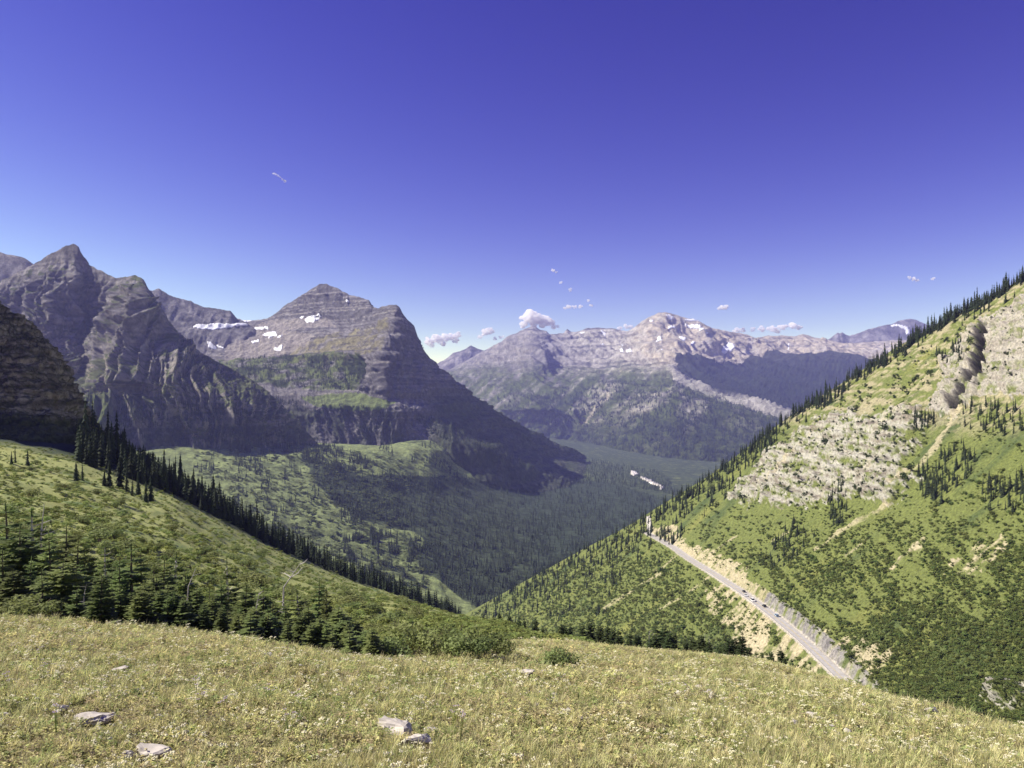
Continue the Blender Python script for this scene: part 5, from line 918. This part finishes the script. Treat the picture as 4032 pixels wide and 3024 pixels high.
# ------------------------------------------------------------------ clouds (outside the haze)
def cloud_mat():
    m = bpy.data.materials.new('cloud_vapour'); m.use_nodes = True; t = m.node_tree; t.nodes.remove(t.nodes['Principled BSDF']); v = N(t, 'ShaderNodeVolumePrincipled')
    v.inputs['Color'].default_value = (1, 1, 1, 1); v.inputs['Density'].default_value = .025; v.inputs['Anisotropy'].default_value = 0.0; t.links.new(v.outputs[0], t.nodes['Material Output'].inputs['Volume']); return m
CM = cloud_mat()
def cloud(shape, label, D=20000.0, seed=0, dens=1.0):
    """shape: puffs (u, v, radius in px); every puff breaks into smaller ones"""
    r_ = np.random.default_rng(seed); V_, F_ = [], []; base = blob(60+seed % 5); bv = np.array([v.co for v in base.data.vertices])-np.array((0, 0, .25)); bf = np.array([list(p.vertices) for p in base.data.polygons]); k = 0
    for u, v, r in shape:
        for j in range(int(14*dens)+3):
            w3 = r_.normal(size=3); w3 *= r*.95*r_.random()**.4/np.linalg.norm(w3); rr_ = r*r_.uniform(.25, .62); c = np.array((u-CX+w3[0], 0, V0-v+w3[2]*.75))*D/F; c[1] = D+w3[1]*D/F
            V_.append(bv*rr_*2*D/F*np.array((1, 1, .9))+c); F_.append(bf+k); k += len(bv)
    P_ = np.concatenate(V_); cen = P_.mean(0); o = mesh_obj('cloud', P_-cen, np.concatenate(F_), CM, smooth_=True); o.location = cen; return tag(o, label, 'cloud', 'small white clouds low in the sky')
for i, (sh, lab) in enumerate((
    ([(2075,1250,26),(2095,1240,24),(2120,1258,26),(2150,1265,22),(2172,1272,14),(2062,1278,16),(2100,1272,22),(2135,1278,18)], 'largest white puffy cloud just over the far dark summit'),
    ([(2180,1290,10),(2195,1286,8)], 'small cloud shred below the right end of the largest cloud'),
    ([(1905,1312,16),(1920,1300,18),(1935,1306,12),(1890,1326,10)], 'round white cloud left of the largest cloud'),
    ([(1950,1334,9),(1970,1330,8),(1982,1326,6)], 'flat cloud shred under the round cloud'),
    ([(1690,1345,20),(1720,1334,18),(1750,1330,18),(1780,1325,16),(1800,1318,14),(1795,1340,14),(1740,1352,16),(1700,1362,12)], 'long white cloud beside the horned mountain'),
    ([(2225,1212,8),(2240,1208,11),(2262,1209,9),(2285,1206,9)], 'thin flat cloud right above the largest cloud'),
    ([(2315,1184,6),(2328,1202,7)], 'faint cloud shred right of the thin flat cloud'), ([(2178,1064,8),(2190,1072,6)], 'faint wisp highest of the small wisps in the middle'), ([(2209,1113,7)], 'tiny round cloud below the faint wisp'), ([(2247,1139,7),(2246,1146,5)], 'tiny oval cloud above the thin flat cloud'),
    ([(2835,1214,10),(2850,1210,12),(2862,1208,10)], 'small white cloud alone above the right end of the snowy range'), ([(2900,1302,14),(2925,1300,12)], 'white cloud on the skyline right of the snowy summit'),
    ([(2965,1298,10),(3000,1296,14),(3040,1292,16),(3080,1288,18),(3120,1284,18),(3145,1290,12),(3060,1304,12)], 'long flat cloud over the low far ridge'), ([(2440,1292,10),(2465,1286,12),(2485,1288,10)], 'white cloud peeking over the brown far shoulder'),
    ([(3580,1094,7),(3598,1100,9),(3612,1105,7)], 'small cloud over the wooded crest, larger of two'), ([(3673,1098,8)], 'small cloud over the wooded crest, smaller of two'), ([(1077,684,5),(1086,687,5),(1096,692,5),(1104,699,5),(1112,707,5),(1122,713,6)], 'thin curved wisp high over the left mountains'))):
    cloud(sh, lab, seed=i, dens=.6 if 'wisp' in lab else 1.0)

# ------------------------------------------------------------------ haze
bpy.context.view_layer.update()
lo = np.full(3, 1e9); hi = -lo
for o in sc.objects:
    if o.type == 'MESH' and o.name.split('.')[0] != 'cloud' and o.parent is None:
        bb = np.array([o.matrix_world @ Vector(c) for c in o.bound_box]); lo = np.minimum(lo, bb.min(0)); hi = np.maximum(hi, bb.max(0))
lo -= np.array((60, 60, 1.0)); hi += np.array((60, 60, 25.0)); lo[1] = min(lo[1], -60)
hz = bpy.data.materials.new('mountain_haze'); hz.use_nodes = True; t = hz.node_tree; t.nodes.remove(t.nodes['Principled BSDF']); pv = N(t, 'ShaderNodeVolumePrincipled')
pv.inputs['Color'].default_value = (.40, .43, 1.0, 1); pv.inputs['Density'].default_value = 4.3e-5; pv.inputs['Anisotropy'].default_value = 0.0; t.links.new(pv.outputs[0], t.nodes['Material Output'].inputs['Volume'])
V8 = [(x_, y_, z_) for z_ in (lo[2], hi[2]) for y_ in (lo[1], hi[1]) for x_ in (lo[0], hi[0])]
tag(mesh_obj('haze', V8, [(0,2,3,1),(4,5,7,6),(0,1,5,4),(2,6,7,3),(0,4,6,2),(1,3,7,5)], hz), 'thin blue mountain haze filling the air', None, None, 'stuff')
